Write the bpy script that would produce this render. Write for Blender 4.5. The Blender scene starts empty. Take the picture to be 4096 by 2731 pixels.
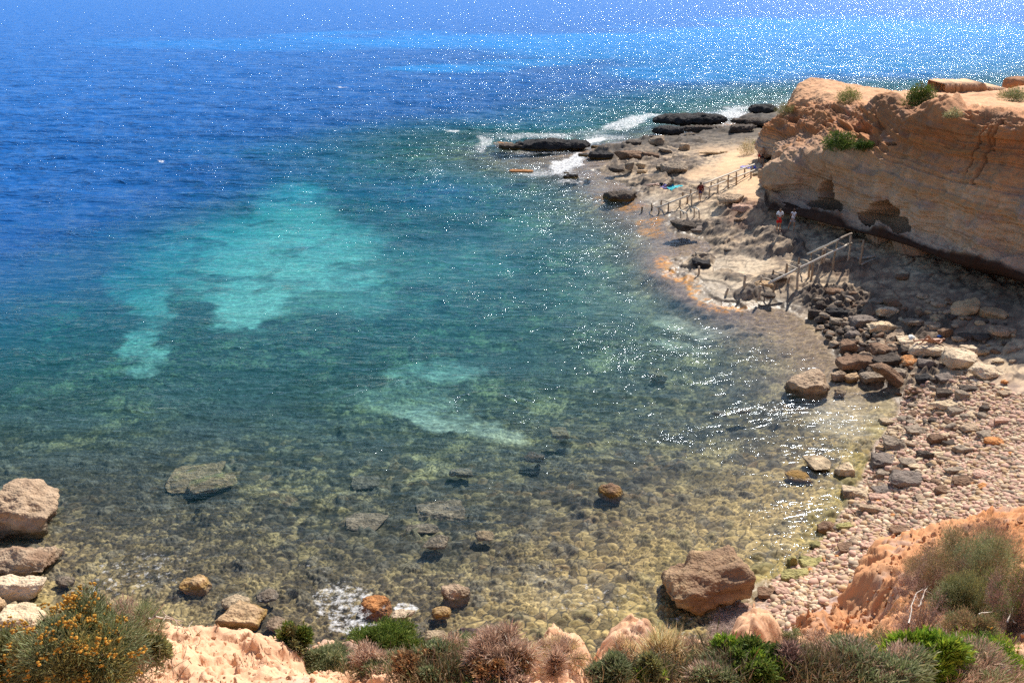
import bpy, bmesh, math, random
import numpy as np
from mathutils import Vector, Matrix
R = math.radians
# ------------------------------------------------------------------ camera, light, exposure
scene = bpy.context.scene
COL = scene.collection
CAM_H = 19.0; PITCH = R(21.7); FPX = 887.0
cam_data = bpy.data.cameras.new("camera"); cam = bpy.data.objects.new("camera", cam_data); COL.objects.link(cam)
cam.location = (0, 0, CAM_H); cam.rotation_euler = (R(90) - PITCH, 0, 0)
cam_data.sensor_width = 36; cam_data.lens = FPX * 36 / 1024; cam_data.clip_end = 20000; cam_data.clip_start = 0.1
scene.camera = cam
SUN_EL, SUN_AZ = R(45), R(29)
world = bpy.data.worlds.new("World"); scene.world = world; world.use_nodes = True
wn = world.node_tree; wn.nodes.clear()
sky = wn.nodes.new("ShaderNodeTexSky"); sky.sky_type = 'NISHITA'; sky.sun_disc = False
sky.sun_elevation = SUN_EL; sky.sun_rotation = SUN_AZ; sky.air_density = 1.0; sky.dust_density = 0.6; sky.ozone_density = 2.0
bg = wn.nodes.new("ShaderNodeBackground"); bg.inputs[1].default_value = 0.10
wo = wn.nodes.new("ShaderNodeOutputWorld"); wn.links.new(sky.outputs[0], bg.inputs[0]); wn.links.new(bg.outputs[0], wo.inputs[0])
sl = bpy.data.lights.new("sun", 'SUN'); sl.energy = 5.0; sl.angle = R(0.5); sl.color = (1.0, 0.94, 0.84)
sun = bpy.data.objects.new("sun", sl); COL.objects.link(sun)
SUND = Vector((math.sin(SUN_AZ) * math.cos(SUN_EL), math.cos(SUN_AZ) * math.cos(SUN_EL), math.sin(SUN_EL)))
sun.rotation_euler = SUND.to_track_quat('Z', 'Y').to_euler()
vs = scene.view_settings; vs.view_transform = 'Standard'; vs.look = 'None'; vs.gamma = 1; vs.exposure = 0.42
try:
    scene.display_settings.display_device = 'sRGB'
except Exception: pass
scene.render.engine = 'CYCLES'
scene.cycles.max_bounces = 5; scene.cycles.diffuse_bounces = 2; scene.cycles.glossy_bounces = 2; scene.cycles.transparent_max_bounces = 8
scene.cycles.caustics_reflective = False; scene.cycles.caustics_refractive = False
scene.cycles.use_denoising = False; scene.cycles.sample_clamp_indirect = 4
# ------------------------------------------------------------------ geometry helpers
cp_, sp_ = math.cos(PITCH), math.sin(PITCH)
def ray(px, py):
    cx = (np.asarray(px, float) - 512) / FPX; cy = (341 - np.asarray(py, float)) / FPX
    return cx, cp_ + cy * sp_, -sp_ + cy * cp_
def WZ(px, py, z):                                   # point seen at a pixel, at height z
    a, b, c = ray(px, py); t = (np.asarray(z, float) - CAM_H) / c
    return np.stack([a * t, b * t, CAM_H + c * t], -1)
def WY(px, py, y):                                   # point seen at a pixel, at forward distance y
    a, b, c = ray(px, py); t = np.asarray(y, float) / b
    return np.stack([a * t, b * t, CAM_H + c * t], -1)
def PROJ(x, y, z):
    dz = z - CAM_H; d = y * cp_ - dz * sp_; u = y * sp_ + dz * cp_
    d = np.maximum(d, 0.3)
    return 512 + FPX * x / d, 341 - FPX * u / d
def _h(ix, iy, iz, s):
    h = (ix * 374761393 + iy * 668265263 + iz * 2147483647 * 3 + s * 974634777) & 0xFFFFFFFF
    h = ((h ^ (h >> 13)) * 1274126177) & 0xFFFFFFFF
    h = ((h ^ (h >> 16)) * 2246822519) & 0xFFFFFFFF
    return ((h ^ (h >> 15)) & 0xFFFFFF) / float(0xFFFFFF)
def n2(x, y, s=0):                                   # value noise, -1..1
    xi = np.floor(x).astype(np.int64); yi = np.floor(y).astype(np.int64); fx = x - xi; fy = y - yi
    fx = fx * fx * fx * (fx * (fx * 6 - 15) + 10); fy = fy * fy * fy * (fy * (fy * 6 - 15) + 10)
    a = _h(xi, yi, 0, s); b = _h(xi + 1, yi, 0, s); c = _h(xi, yi + 1, 0, s); d = _h(xi + 1, yi + 1, 0, s)
    return 2 * ((a * (1 - fx) + b * fx) * (1 - fy) + (c * (1 - fx) + d * fx) * fy) - 1
def n3(x, y, z, s=0):
    xi = np.floor(x).astype(np.int64); yi = np.floor(y).astype(np.int64); zi = np.floor(z).astype(np.int64)
    fx = x - xi; fy = y - yi; fz = z - zi
    fx = fx * fx * (3 - 2 * fx); fy = fy * fy * (3 - 2 * fy); fz = fz * fz * (3 - 2 * fz)
    def pl(k):
        a = _h(xi, yi, zi + k, s); b = _h(xi + 1, yi, zi + k, s); c = _h(xi, yi + 1, zi + k, s); d = _h(xi + 1, yi + 1, zi + k, s)
        return (a * (1 - fx) + b * fx) * (1 - fy) + (c * (1 - fx) + d * fx) * fy
    return 2 * (pl(0) * (1 - fz) + pl(1) * fz) - 1
def fb2(x, y, o=4, s=0, g=0.5, ridged=False):
    t = 0; a = 1; w = 0
    for i in range(o):
        v = n2(x * 1.0 + 17.3 * i, y - 9.1 * i, s + i * 7)
        if ridged: v = 1 - 2 * np.abs(v)
        t = t + a * v; w += a; a *= g
        x, y = (x * 0.8 - y * 0.6) * 2.03, (x * 0.6 + y * 0.8) * 2.03
    return t / w
def fb3(x, y, z, o=4, s=0, g=0.5, ridged=False):
    t = 0; a = 1; w = 0
    for i in range(o):
        v = n3(x + 13.7 * i, y + 5.1 * i, z - 3.3 * i, s + i * 7)
        if ridged: v = 1 - 2 * np.abs(v)
        t = t + a * v; w += a; a *= g
        x, y, z = (x * 0.8 - y * 0.6) * 2.03, (x * 0.6 + y * 0.8) * 2.03, z * 2.03
    return t / w
def worley(x, y, s=0):                               # F1, F2, random value of the nearest cell
    xi = np.floor(x).astype(np.int64); yi = np.floor(y).astype(np.int64)
    f1 = np.full(x.shape, 9.0); f2 = np.full(x.shape, 9.0); r1 = np.zeros(x.shape); r2 = np.zeros(x.shape)
    for dx in (-1, 0, 1):
        for dy in (-1, 0, 1):
            a = xi + dx; b = yi + dy
            cx = a + 0.1 + 0.8 * _h(a, b, 1, s); cy = b + 0.1 + 0.8 * _h(a, b, 2, s)
            q = _h(a, b, 3, s); an = q * 6.283; e = 0.55 + 0.35 * _h(a, b, 4, s)
            ux = (x - cx) * np.cos(an) + (y - cy) * np.sin(an); uy = -(x - cx) * np.sin(an) + (y - cy) * np.cos(an)
            d = np.sqrt(ux * ux * e + uy * uy / e)
            m = d < f1
            f2 = np.where(m, f1, np.minimum(f2, d)); r1 = np.where(m, q, r1); r2 = np.where(m, _h(a, b, 5, s), r2); f1 = np.where(m, d, f1)
    return f1, f2, r1, r2
def ss(a, b, x):
    t = np.clip((x - a) / (b - a), 0, 1); return t * t * (3 - 2 * t)
def mix(a, b, t): return a + (b - a) * t
def cmix(c, col, t):                                 # blend rows of colours towards one colour
    t = np.asarray(t)[..., None]; return c * (1 - t) + np.asarray(col, float) * t
def rbf(P, V, Q, smooth=0.0):                        # linear radial interpolation with a plane
    P = np.asarray(P, float); V = np.asarray(V, float); n = len(P)
    K = np.linalg.norm(P[:, None] - P[None], axis=-1); K = K - np.eye(n) * smooth
    A = np.zeros((n + 3, n + 3)); A[:n, :n] = K; A[:n, n] = 1; A[:n, n + 1:] = P; A[n, :n] = 1; A[n + 1:, :n] = P.T
    w = np.linalg.solve(A, np.concatenate([V, [0, 0, 0]]))
    out = np.full(len(Q), w[n]) + Q @ w[n + 1:]
    for i in range(n):
        out += w[i] * np.hypot(Q[:, 0] - P[i, 0], Q[:, 1] - P[i, 1])
    return out
def seg_dist(Q, L):                                  # distance to a polyline
    d = np.full(len(Q), 1e9)
    for a, b in zip(L[:-1], L[1:]):
        ab = b - a; t = np.clip(((Q - a) @ ab) / max(ab @ ab, 1e-9), 0, 1)
        d = np.minimum(d, np.hypot(Q[:, 0] - a[0] - t * ab[0], Q[:, 1] - a[1] - t * ab[1]))
    return d
def inside(Q, P):
    c = np.zeros(len(Q), bool); n = len(P)
    for i in range(n):
        a, b = P[i], P[i - 1]
        if a[1] == b[1]: continue
        m = ((a[1] > Q[:, 1]) != (b[1] > Q[:, 1])) & (Q[:, 0] < (b[0] - a[0]) * (Q[:, 1] - a[1]) / (b[1] - a[1]) + a[0])
        c ^= m
    return c
def blob(px, py, L):                                 # soft ellipses (cx, cy, rx, ry, strength[, tilt])
    t = np.zeros(np.shape(px))
    for e in L:
        cx, cy, rx, ry, k = e[:5]; a = R(e[5]) if len(e) > 5 else 0
        u = px - cx; v = py - cy; u, v = u * math.cos(a) + v * math.sin(a), -u * math.sin(a) + v * math.cos(a)
        t = np.maximum(t, k * np.clip(1.35 - (u / rx) ** 2 * 0.9 - (v / ry) ** 2 * 0.9, 0, 1))
    return t
def link(name, me, parent=None):
    o = bpy.data.objects.new(name, me); COL.objects.link(o)
    if parent: o.parent = parent
    return o
def raw_mesh(name, V, F, m=None, smooth=True, nside=None):
    me = bpy.data.meshes.new(name); V = np.asarray(V, np.float32); F = np.asarray(F, np.int32); k = F.shape[1]
    me.vertices.add(len(V)); me.vertices.foreach_set('co', V.ravel())
    me.loops.add(F.size); me.loops.foreach_set('vertex_index', F.ravel())
    me.polygons.add(len(F)); me.polygons.foreach_set('loop_start', np.arange(0, F.size, k, dtype=np.int32))
    me.polygons.foreach_set('loop_total', np.full(len(F), k, np.int32))
    me.update(calc_edges=True)
    me.polygons.foreach_set('use_smooth', np.full(len(F), smooth))
    if m: me.materials.append(m)
    return me
def set_col(me, name, C):
    C = np.asarray(C, np.float32)
    if C.shape[-1] == 3: C = np.concatenate([C, np.ones((len(C), 1), np.float32)], 1)
    a = me.attributes.new(name, 'FLOAT_COLOR', 'POINT'); a.data.foreach_set('color', C.ravel())
def set_val(me, name, v):
    a = me.attributes.new(name, 'FLOAT', 'POINT'); a.data.foreach_set('value', np.asarray(v, np.float32).ravel())
def gridF(nr, nc):
    i = np.arange(nr - 1)[:, None] * nc + np.arange(nc - 1)[None]
    return np.stack([i, i + 1, i + nc + 1, i + nc], -1).reshape(-1, 4)
def tag(o, label=None, cat=None, group=None, kind=None):
    if label: o["label"] = label
    if cat: o["category"] = cat
    if group: o["group"] = group
    if kind: o["kind"] = kind
    return o
# ------------------------------------------------------------------ materials
class NT:
    def __init__(s, name):
        s.m = bpy.data.materials.new(name); s.m.use_nodes = True; s.t = s.m.node_tree; s.t.nodes.clear()
        s.out = s.t.nodes.new('ShaderNodeOutputMaterial')
    def n(s, kind, **kw):
        nd = s.t.nodes.new('ShaderNode' + kind)
        for k, v in kw.items():
            if k.startswith('i_'):
                key = k[2:]; key = int(key) if key.isdigit() else key.replace('_', ' ')
                if isinstance(v, bpy.types.NodeSocket): s.t.links.new(v, nd.inputs[key])
                else: nd.inputs[key].default_value = v
            else: setattr(nd, k, v)
        return nd
    def math(s, op, a, b=0.0, c=None):
        nd = s.t.nodes.new('ShaderNodeMath'); nd.operation = op
        for i, v in enumerate((a, b) if c is None else (a, b, c)):
            if isinstance(v, bpy.types.NodeSocket): s.t.links.new(v, nd.inputs[i])
            else: nd.inputs[i].default_value = v
        return nd.outputs[0]
    def l(s, a, b): s.t.links.new(a, b)
    def noise(s, vec, scale, detail=3, rough=0.55, w=None):
        nd = s.n('TexNoise'); nd.inputs['Scale'].default_value = scale; nd.inputs['Detail'].default_value = detail; nd.inputs['Roughness'].default_value = rough
        if vec is not None: s.l(vec, nd.inputs['Vector'])
        return nd.outputs[0]
    def mixc(s, f, a, b, mode='MIX'):
        nd = s.t.nodes.new('ShaderNodeMix'); nd.data_type = 'RGBA'; nd.blend_type = mode
        for v, k in ((f, 0), (a, 6), (b, 7)):
            if isinstance(v, bpy.types.NodeSocket): s.l(v, nd.inputs[k])
            elif k == 0: nd.inputs[0].default_value = v
            else: nd.inputs[k].default_value = (*v, 1) if len(v) == 3 else v
        return nd.outputs[2]
def rock_material(name, attr='col', base=None, bscale=6.0, bump=0.6, var=0.35, rough=0.9, dist=0.05, pits=False):
    t = NT(name); geo = t.n('NewGeometry').outputs['Position']
    tc = t.n('TexCoord').outputs['Object'] if base is not None else geo
    a = t.noise(tc, bscale, 6, 0.65); b = t.noise(tc, bscale * 0.22, 3, 0.5)
    if base is None: c = t.n('Attribute', attribute_name=attr).outputs['Color']
    else:
        c = t.n('RGB').outputs[0]; c.default_value = (*base, 1)
        oi = t.n('ObjectInfo').outputs['Random']
    v = t.math('MULTIPLY_ADD', a, var * 2, 1 - var); v2 = t.math('MULTIPLY_ADD', b, var * 1.4, 1 - var * 0.7)
    v = t.math('MULTIPLY', v, v2)
    cc = t.n('VectorMath', operation='SCALE'); t.l(c, cc.inputs[0]); t.l(v, cc.inputs['Scale'])
    h = a
    if pits:
        vo = t.n('TexVoronoi'); vo.inputs['Scale'].default_value = bscale * 1.6; t.l(tc, vo.inputs['Vector'])
        h = t.math('ADD', a, t.math('MULTIPLY', vo.outputs['Distance'], 0.6))
    bu = t.n('Bump'); bu.inputs['Strength'].default_value = bump; bu.inputs['Distance'].default_value = dist; t.l(h, bu.inputs['Height'])
    p = t.n('BsdfPrincipled'); t.l(cc.outputs[0], p.inputs['Base Color']); p.inputs['Roughness'].default_value = rough
    p.inputs['Specular IOR Level'].default_value = 0.25; t.l(bu.outputs[0], p.inputs['Normal'])
    t.l(p.outputs[0], t.out.inputs[0]); return t
def plain(name, col, rough=0.8, var=0.15, scale=20):
    t = NT(name); tc = t.n('TexCoord').outputs['Object']; a = t.noise(tc, scale, 3)
    c = t.mixc(a, tuple(x * (1 - var) for x in col), tuple(min(1, x * (1 + var)) for x in col))
    p = t.n('BsdfPrincipled'); t.l(c, p.inputs['Base Color']); p.inputs['Roughness'].default_value = rough; p.inputs['Specular IOR Level'].default_value = 0.3
    t.l(p.outputs[0], t.out.inputs[0]); return t.m
# ------------------------------------------------------------------ shore: coastline, shelf, beach, seabed
COAST_PX = [(1100, 92), (900, 96), (815, 100), (790, 104), (778, 107), (762, 110), (748, 117), (738, 123), (725, 129), (705, 133), (690, 137), (668, 140), (640, 139),
 (625, 142), (612, 146), (596, 149), (590, 152), (604, 154.5), (614, 157), (617, 162), (606, 166), (582, 168.5), (578, 170), (600, 172), (610, 176), (614, 183),
 (633, 189.5), (640, 196), (654, 205), (664, 212.5), (674, 217.6), (666, 222.7), (673, 231.6), (698, 238), (709, 246), (700, 252), (684, 255), (668, 256), (660, 261), (664, 271.5),
 (676, 278), (689, 281.5), (694, 292), (704, 303), (720, 308), (743, 310), (765, 306), (795, 312), (808, 320), (822, 329), (826, 337), (830, 346), (836, 357),
 (846, 371), (858, 381.5), (886, 391), (899, 404), (899, 416), (892, 424), (884, 432), (879, 445), (870, 456), (868, 467), (860, 481), (852, 500), (843, 513), (832, 529), (817, 546), (800, 562),
 (779, 576), (746, 590), (722, 606), (713, 625), (704, 650), (660, 668), (600, 690), (500, 705), (400, 708), (250, 700), (120, 680), (40, 640), (10, 600), (-30, 560), (-90, 520), (-300, 500)]
COAST = WZ([p[0] for p in COAST_PX], [p[1] for p in COAST_PX], 0.0)[:, :2]
LANDPOLY = np.concatenate([COAST, [[-60, -40], [400, -40], [400, 400]]])
RIDGE_DARK = [(693, 126, 42, 8, 1.0), (750, 121, 30, 6, .9), (640, 143, 20, 4, .8), (620, 151, 26, 3.5, .9), (600, 157, 14, 3.5, 1), (645, 155, 30, 6, .8, -5), (680, 143, 30, 6, .6), (628, 167, 22, 6, .8),
 (675, 165, 30, 9, .7), (660, 182, 30, 6, .7), (640, 190, 26, 5, .6), (690, 192, 22, 6, .5), (686, 227, 16, 6, 1), (700, 228, 10, 5, .8), (722, 226, 24, 8, .8), (735, 205, 22, 9, .8), (745, 232, 26, 9, .55),
 (702, 262, 12, 6, .9), (720, 247, 24, 7, .7), (756, 248, 20, 7, .7), (778, 240, 24, 8, .8), (790, 252, 18, 6, .9), (735, 277, 20, 5, .5), (775, 280, 20, 6, .7), (752, 294, 24, 5, .8), (800, 292, 22, 6, .6),
 (830, 296, 26, 8, .8), (850, 310, 26, 8, .6), (815, 300, 15, 5, .8), (840, 270, 30, 10, .7)]
SAND_PATH = [(735, 160, 26, 12, 1, -35), (700, 172, 20, 6, .7, -20), (752, 178, 16, 14, 1), (748, 195, 20, 8, .8), (715, 150, 20, 5, .6)]
PALE_SHELF = [(720, 290, 40, 14, .9), (740, 262, 36, 14, .8), (700, 215, 30, 9, .6), (660, 200, 20, 7, .7), (790, 300, 40, 10, .7)]
ORANGE = [(662, 262, 7, 7, 1), (668, 272, 9, 6, 1), (684, 280, 12, 4, 1), (694, 291, 6, 8, 1), (706, 302, 10, 5, 1), (728, 308, 20, 3.5, 1), (655, 222, 8, 5, 1), (648, 231, 12, 5, 1), (640, 222, 5, 3, .8),
 (608, 201, 14, 7, .9), (625, 207, 22, 4, .9), (510, 150, 26, 4, .9), (500, 143, 12, 6, .9), (660, 127, 8, 7, .8), (650, 272, 4, 2, .6), (655, 234, 10, 4, .8), (730, 126, 10, 3, .7), (575, 151, 12, 2, .8)]
def shore_xyz(x, y, detail=True):
    Q = np.stack([x, y], -1)
    sd = seg_dist(Q, COAST); ins = inside(Q, LANDPOLY); sd = np.where(ins, sd, -sd)
    n = fb2(x * 0.25, y * 0.25, 4, 3)
    sdw = sd + n * 0.9 * ss(24, 60, y) + fb2(x * 1.3, y * 1.3, 3, 5) * 0.25
    # land heights
    C = [(765, 209, 2.35), (778, 232, 1.9), (757, 163, 2.4), (735, 160, 1.6), (720, 175, 1.4), (700, 202, 1.0), (640, 166, .55), (690, 150, .9), (770, 112, .8), (760, 125, 1.3), (800, 110, 1.5), (700, 128, .5), (800, 292, .55), (850, 276, 1.35),
         (850, 330, .55), (900, 300, 1.5), (950, 310, 1.8), (950, 400, .9), (1000, 450, 1.3), (900, 520, .7), (900, 460, .5), (1024, 500, 2.2), (1010, 305, 2.2), (990, 350, 1.6), (930, 290, 1.9), (800, 232, 1.95), (848, 250, 1.95), (898, 270, 1.9), (955, 292, 2.05),
         (800, 250, 1.2), (740, 232, .8), (760, 275, .5), (720, 262, .25), (860, 545, .6), (820, 590, .7), (760, 640, .6), (880, 600, 1.6), (1024, 400, 1.7), (1024, 350, 2.0), (1100, 400, 2.6), (1300, 450, 3), (700, 220, .35), (900, 350, .9), (720, 290, .2), (1300, 110, .5), (1000, 100, .3)]
    CP = WZ([c[0] for c in C], [c[1] for c in C], [c[2] for c in C])
    P = np.concatenate([CP[:, :2], COAST[4::2]]); V = np.concatenate([CP[:, 2], np.full(len(COAST[4::2]), 0.03)])
    hl = rbf(P, V, Q)
    hl = np.clip(hl, -0.05, 4) * ss(-.2, 1.2, sdw) + 0.02
    # depths
    D = [(650, 600, .12), (600, 560, .3), (500, 610, .4), (400, 610, .45), (300, 610, .45), (200, 610, .4), (100, 570, .55), (700, 500, .5), (800, 450, .45), (860, 425, .3), (600, 480, .85), (450, 520, 1.0), (300, 500, 1.1), (100, 480, 1.1),
         (200, 430, 1.6), (400, 420, 1.9), (560, 420, 1.6), (700, 400, 1.4), (770, 350, .9), (720, 360, 1.4), (600, 350, 2.2), (450, 360, 2.9), (300, 360, 3.1), (100, 380, 2.8), (0, 400, 2.2), (250, 310, 3.4), (450, 300, 3.9), (600, 300, 2.3), (655, 300, 2.2), (690, 320, 1.6), (620, 270, 2.6), (100, 280, 5.5),
         (350, 240, 4.0), (290, 215, 3.9), (270, 275, 3.5), (225, 255, 4.2), (300, 190, 5.2), (500, 240, 3.6), (600, 240, 2.6), (620, 215, .8), (635, 245, 1.0), (220, 190, 6.8), (450, 190, 5.5), (550, 190, 2.8), (590, 190, .6), (560, 160, .7), (500, 160, 1.0), (470, 135, 2.2), (0, 200, 9), (300, 120, 8), (500, 120, 6), (600, 120, 3.5), (200, 60, 12), (500, 60, 9),
         (700, 80, 7.5), (640, 112, 3.5), (720, 100, 3.5), (560, 125, 5), (-200, 300, 7), (-200, 450, 3), (0, 520, .8), (800, 60, 8), (900, 75, 7.5), (600, 60, 8)]
    DP = WZ([c[0] for c in D], [c[1] for c in D], 0.0)
    far = np.array([[-900, 900], [0, 900], [900, 900], [-400, 300], [500, 300]], float)
    P = np.concatenate([DP[:, :2], COAST[::2], far]); V = np.concatenate([[c[2] for c in D], np.full(len(COAST[::2]), 0.0), [20, 20, 20, 15, 12]])
    dp = np.clip(rbf(P, V, Q), 0.02, 20) * ss(0.1, -1.6, sdw) + 0.02
    land = ss(-0.15, 0.15, sdw)
    return Q, sd, sdw, hl, dp, land
def geo_depth(d): return np.where(d < 1.2, d * 0.8, 0.96 + 2.2 * (1 - np.exp(-(np.maximum(d, 1.2) - 1.2) * 0.28)))
def shore(x, y):
    Q, sd, sdw, hl, dp, land = shore_xyz(x, y)
    z0 = np.where(land > 0.5, hl, -geo_depth(dp)); z0 = mix(-geo_depth(dp), hl, land)
    px, py = PROJ(x, y, z0)
    wpx = px + fb2(x * 0.35, y * 0.35, 4, 21) * 9; wpy = py + fb2(x * 0.35, y * 0.35, 4, 22) * 9 * np.clip(28 / np.maximum(y, 20), .1, 1.2)
    shelf = ss(330, 290, py + (px - 800) * 0.25 * (px > 800)) * ss(40, 34, y * 0 + 36)
    shelf = ss(36, 44, y + (x - 12) * 0.45 * (x > 12) - 2) * 1.0
    # beach of shingle: towards the viewer and under the cliff
    dark = blob(wpx, wpy, RIDGE_DARK) * land; sandp = blob(wpx, wpy, SAND_PATH) * land; pale = blob(wpx, wpy, PALE_SHELF) * land
    org = blob(px + fb2(x, y, 3, 8) * 5, py + fb2(x, y, 3, 9) * 2, ORANGE)
    z = z0.copy()
    # rock shelf relief: broken slabs and pitted knobs
    rg = fb2(x * 0.55, y * 0.55, 5, 31, 0.6, True); f1, f2, r1, r2 = worley(x * 0.75 + fb2(x, y, 2, 2) * .3, y * 0.55, 4)
    slab = (r1 - 0.45) * 0.45 * ss(0.0, 0.12, f2 - f1); g1, g2, q1, q2 = worley(x * 2.4 + fb2(x * 3, y * 3, 2, 12) * .25, y * 1.8, 14)
    knob = (0.5 - g1) * 0.32 * ss(0, .12, g2 - g1) * q1 + fb2(x * 5, y * 5, 3, 15, .6) * 0.06
    sh = shelf * ss(0.0, 0.8, sdw + .2)
    z += sh * (1 - sandp * 0.85) * ((slab * 1.0 + knob * 1.0 + rg * 0.14) * (0.6 + dark * .6) * (1 - .45 * pale) + dark * 0.35 + dark * np.floor(rg * 6) / 6 * 0.3)
    z += (1 - land) * shelf * np.clip(1.5 - dp, 0, 1) * (knob * 0.4) 
    # shingle and cobbles
    beach = (1 - shelf)
    cz = ss(200, 90, y)
    c1 = worley(x * 1.1 + n2(x * 2, y * 2, 3) * .12, y * 1.1, 41); nsz = ss(-.15, .2, fb2(x * .35, y * .35, 3, 44)); wxx = x + .22 * fb2(x * 1.1, y * 1.1, 3, 45); wyy = y + .22 * fb2(x * 1.1, y * 1.1, 3, 46); c2 = worley(wxx * 2.5 + n2(x * 4, y * 4, 5) * .12, wyy * 2.5, 42); c2s = worley(wxx * 4.8, wyy * 4.8, 48); c2 = tuple(np.where(nsz > .5, a_, b_) for a_, b_ in zip(c2, c2s)); c2 = (c2[0], c2[1], c2[2], c2[3] * np.where(nsz > .5, 1, .6)); c3 = worley(x * 7.5, y * 7.5, 43)
    big = np.clip(0.42 - c1[0], 0, 1) * (c1[3] > 0.62); sml = np.clip(0.5 - c2[0], -.1, 1) * ss(0, .14, c2[1] - c2[0]); tin = np.clip(0.5 - c3[0], 0, 1)
    under = (1 - land)
    sand = blob(px + fb2(x * .5, y * .5, 4, 51) * 26 * np.clip(60 / (y + 1), .5, 1.4), py + fb2(x * .5 + 9, y * .5, 4, 52) * 13 * np.clip(60 / (y + 1), .3, 1.2),
      [(292, 212, 44, 32, 1), (275, 250, 115, 38, 1), (205, 262, 90, 34, .75), (330, 270, 70, 24, .9), (250, 290, 46, 34, 1), (245, 322, 24, 14, .9), (185, 235, 26, 14, .7), (150, 305, 26, 22, .8), (140, 350, 22, 26, .75), (135, 280, 30, 14, .6), (200, 270, 40, 20, .7),
       (430, 372, 46, 10, .6), (440, 415, 60, 14, .6, 18), (490, 433, 44, 12, .5, 18), (380, 395, 60, 16, .35), (330, 300, 90, 20, .45), (390, 265, 60, 24, .4), (690, 327, 44, 8, .5, 8), (680, 350, 30, 7, .5), (230, 146, 80, 14, .55), (320, 125, 60, 8, .35), (520, 230, 30, 16, .3), (460, 265, 60, 24, .35),
       (850, 415, 44, 22, .6), (600, 300, 60, 20, .25), (250, 44, 130, 5, .8), (450, 38, 130, 8, .9), (440, 68, 90, 5, .9), (600, 45, 150, 16, 1), (850, 45, 260, 30, 1), (520, 62, 60, 6, .8), (700, 70, 120, 12, .7), (730, 610, 24, 12, .4), (560, 590, 40, 20, .3)]) * under
    sand = .9 * ss(0, 1.3, sand) * (1 - .6 * ss(.08, .5, fb2(x * .3, y * .3, 5, 53, .6)))
    wz = beach * ss(-0.5, .4, sdw + 6) + under * ss(0, .05, dp) * 0
    cob = np.clip(beach * 1.0 + under * ss(.2, .6, dp) * ss(60, 50, y), 0, 1)
    fine = ss(1.0, 4.5, sd + fb2(x * .4, y * .4, 3, 61) * 2.2) * land * ss(.35, .6, fb2(x * .3, y * .3, 3, 62) * .5 + .5 + (sd - 3) * .12)
    zc = big * 0.42 * (1 - fine) * (1 - land * .6) + sml * (.10 + .17 * c2[3]) * (1 - fine * .75) + tin * 0.04
    z += cob * cz * zc * (1 - sand * 0.85)
    # submerged slabs
    lump = fb2(x * .28, y * .28, 4, 71, .5)
    z += under * beach * ss(.15, .5, lump) * 0.22 * np.clip(dp, 0, 1)
    z += under * shelf * (rg * .12 + slab * .2) * np.clip(dp * .5, 0, 1) * (1 - sand)
    z = np.where(land > .5, z, np.minimum(z, -0.03 - 0.0 * dp) * (dp > .12) + z * (dp <= .12))
    # ---- colours
    N = len(x); c = np.tile(np.array([.42, .33, .235]), (N, 1))
    hue = n2(x * .9, y * .9, 81) * .5 + .5
    # shelf colours
    cs = np.tile(np.array([.60, .44, .28]), (N, 1)); cs = cmix(cs, (.66, .56, .42), pale * .5 + .2 * hue)
    mott = fb2(x * 1.4, y * 1.4, 5, 91, .65)
    cs = cmix(cs, (.33, .24, .17), np.clip(ss(-.05, .25, mott) * .75 * (1 - pale * .6) + dark * .75, 0, 1)); cs = cmix(cs, (.13, .105, .09), ss(.1, .4, mott + knob) * .6 * (1 - pale * .6) * (1 - sandp)); cs = cmix(cs, (.085, .072, .066), np.clip(dark * 1.15 * ss(-.35, .25, mott + rg * .3), 0, 1) * .92)
    cs = cmix(cs, (.42, .22, .13), blob(wpx, wpy, [(752, 214, 24, 18, .8), (735, 200, 18, 8, .5), (742, 212, 26, 8, .5)]) * .7); cs = cmix(cs, (.72, .47, .27), np.clip(sandp, 0, 1) * .9); cs = cmix(cs, (.17, .13, .10), ss(.14, .0, f2 - f1) * .75 * (1 - sandp)); cs = cmix(cs, (.16, .12, .09), ss(.12, .0, g2 - g1) * .65 * (1 - sandp))
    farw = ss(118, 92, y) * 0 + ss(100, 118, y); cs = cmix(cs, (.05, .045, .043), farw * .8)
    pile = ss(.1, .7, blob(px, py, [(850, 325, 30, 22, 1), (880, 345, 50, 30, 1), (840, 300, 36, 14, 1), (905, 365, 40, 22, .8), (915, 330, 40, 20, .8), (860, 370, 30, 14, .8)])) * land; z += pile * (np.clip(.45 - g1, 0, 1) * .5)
    cs = cmix(cs, (.24, .155, .105), .8 * blob(px, py, [(960, 315, 80, 36, 1), (860, 268, 40, 14, .8), (900, 300, 50, 20, .8)]) * land * (.6 + .4 * (q1 > .4))); cs = cmix(cs, (.11, .08, .06), pile * (.5 + .4 * (q1 > .4)))  # cliff foot: brown rock, darkened further in the colour for the cliff's shade
    # beach colours
    q = c2[2]; cb = np.tile(np.array([.60, .34, .23]), (N, 1)); cb = cmix(cb, (.68, .52, .42), (q > .55) * .8); cb = cmix(cb, (.40, .30, .24), (q < .16) * .8); cb = cmix(cb, (.55, .27, .14), (c2[3] > .86) * .7)
    cb = cmix(cb, (.60, .41, .32), fine * .8); t3 = c3[2]; cb = cb * (1 - .28 * fine[:, None] * (t3[:, None] - .3)) ; cb = cmix(cb, (.25, .17, .12), ss(.13, .02, c2[1] - c2[0]) * .6 * (1 - fine))
    # seabed colours
    ub = np.tile(np.array([.105, .082, .05]), (N, 1)); ub = cmix(ub, (.26, .20, .10), (q > .74) * .8); ub = cmix(ub, (.055, .045, .034), (q < .4) * .8)
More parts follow.
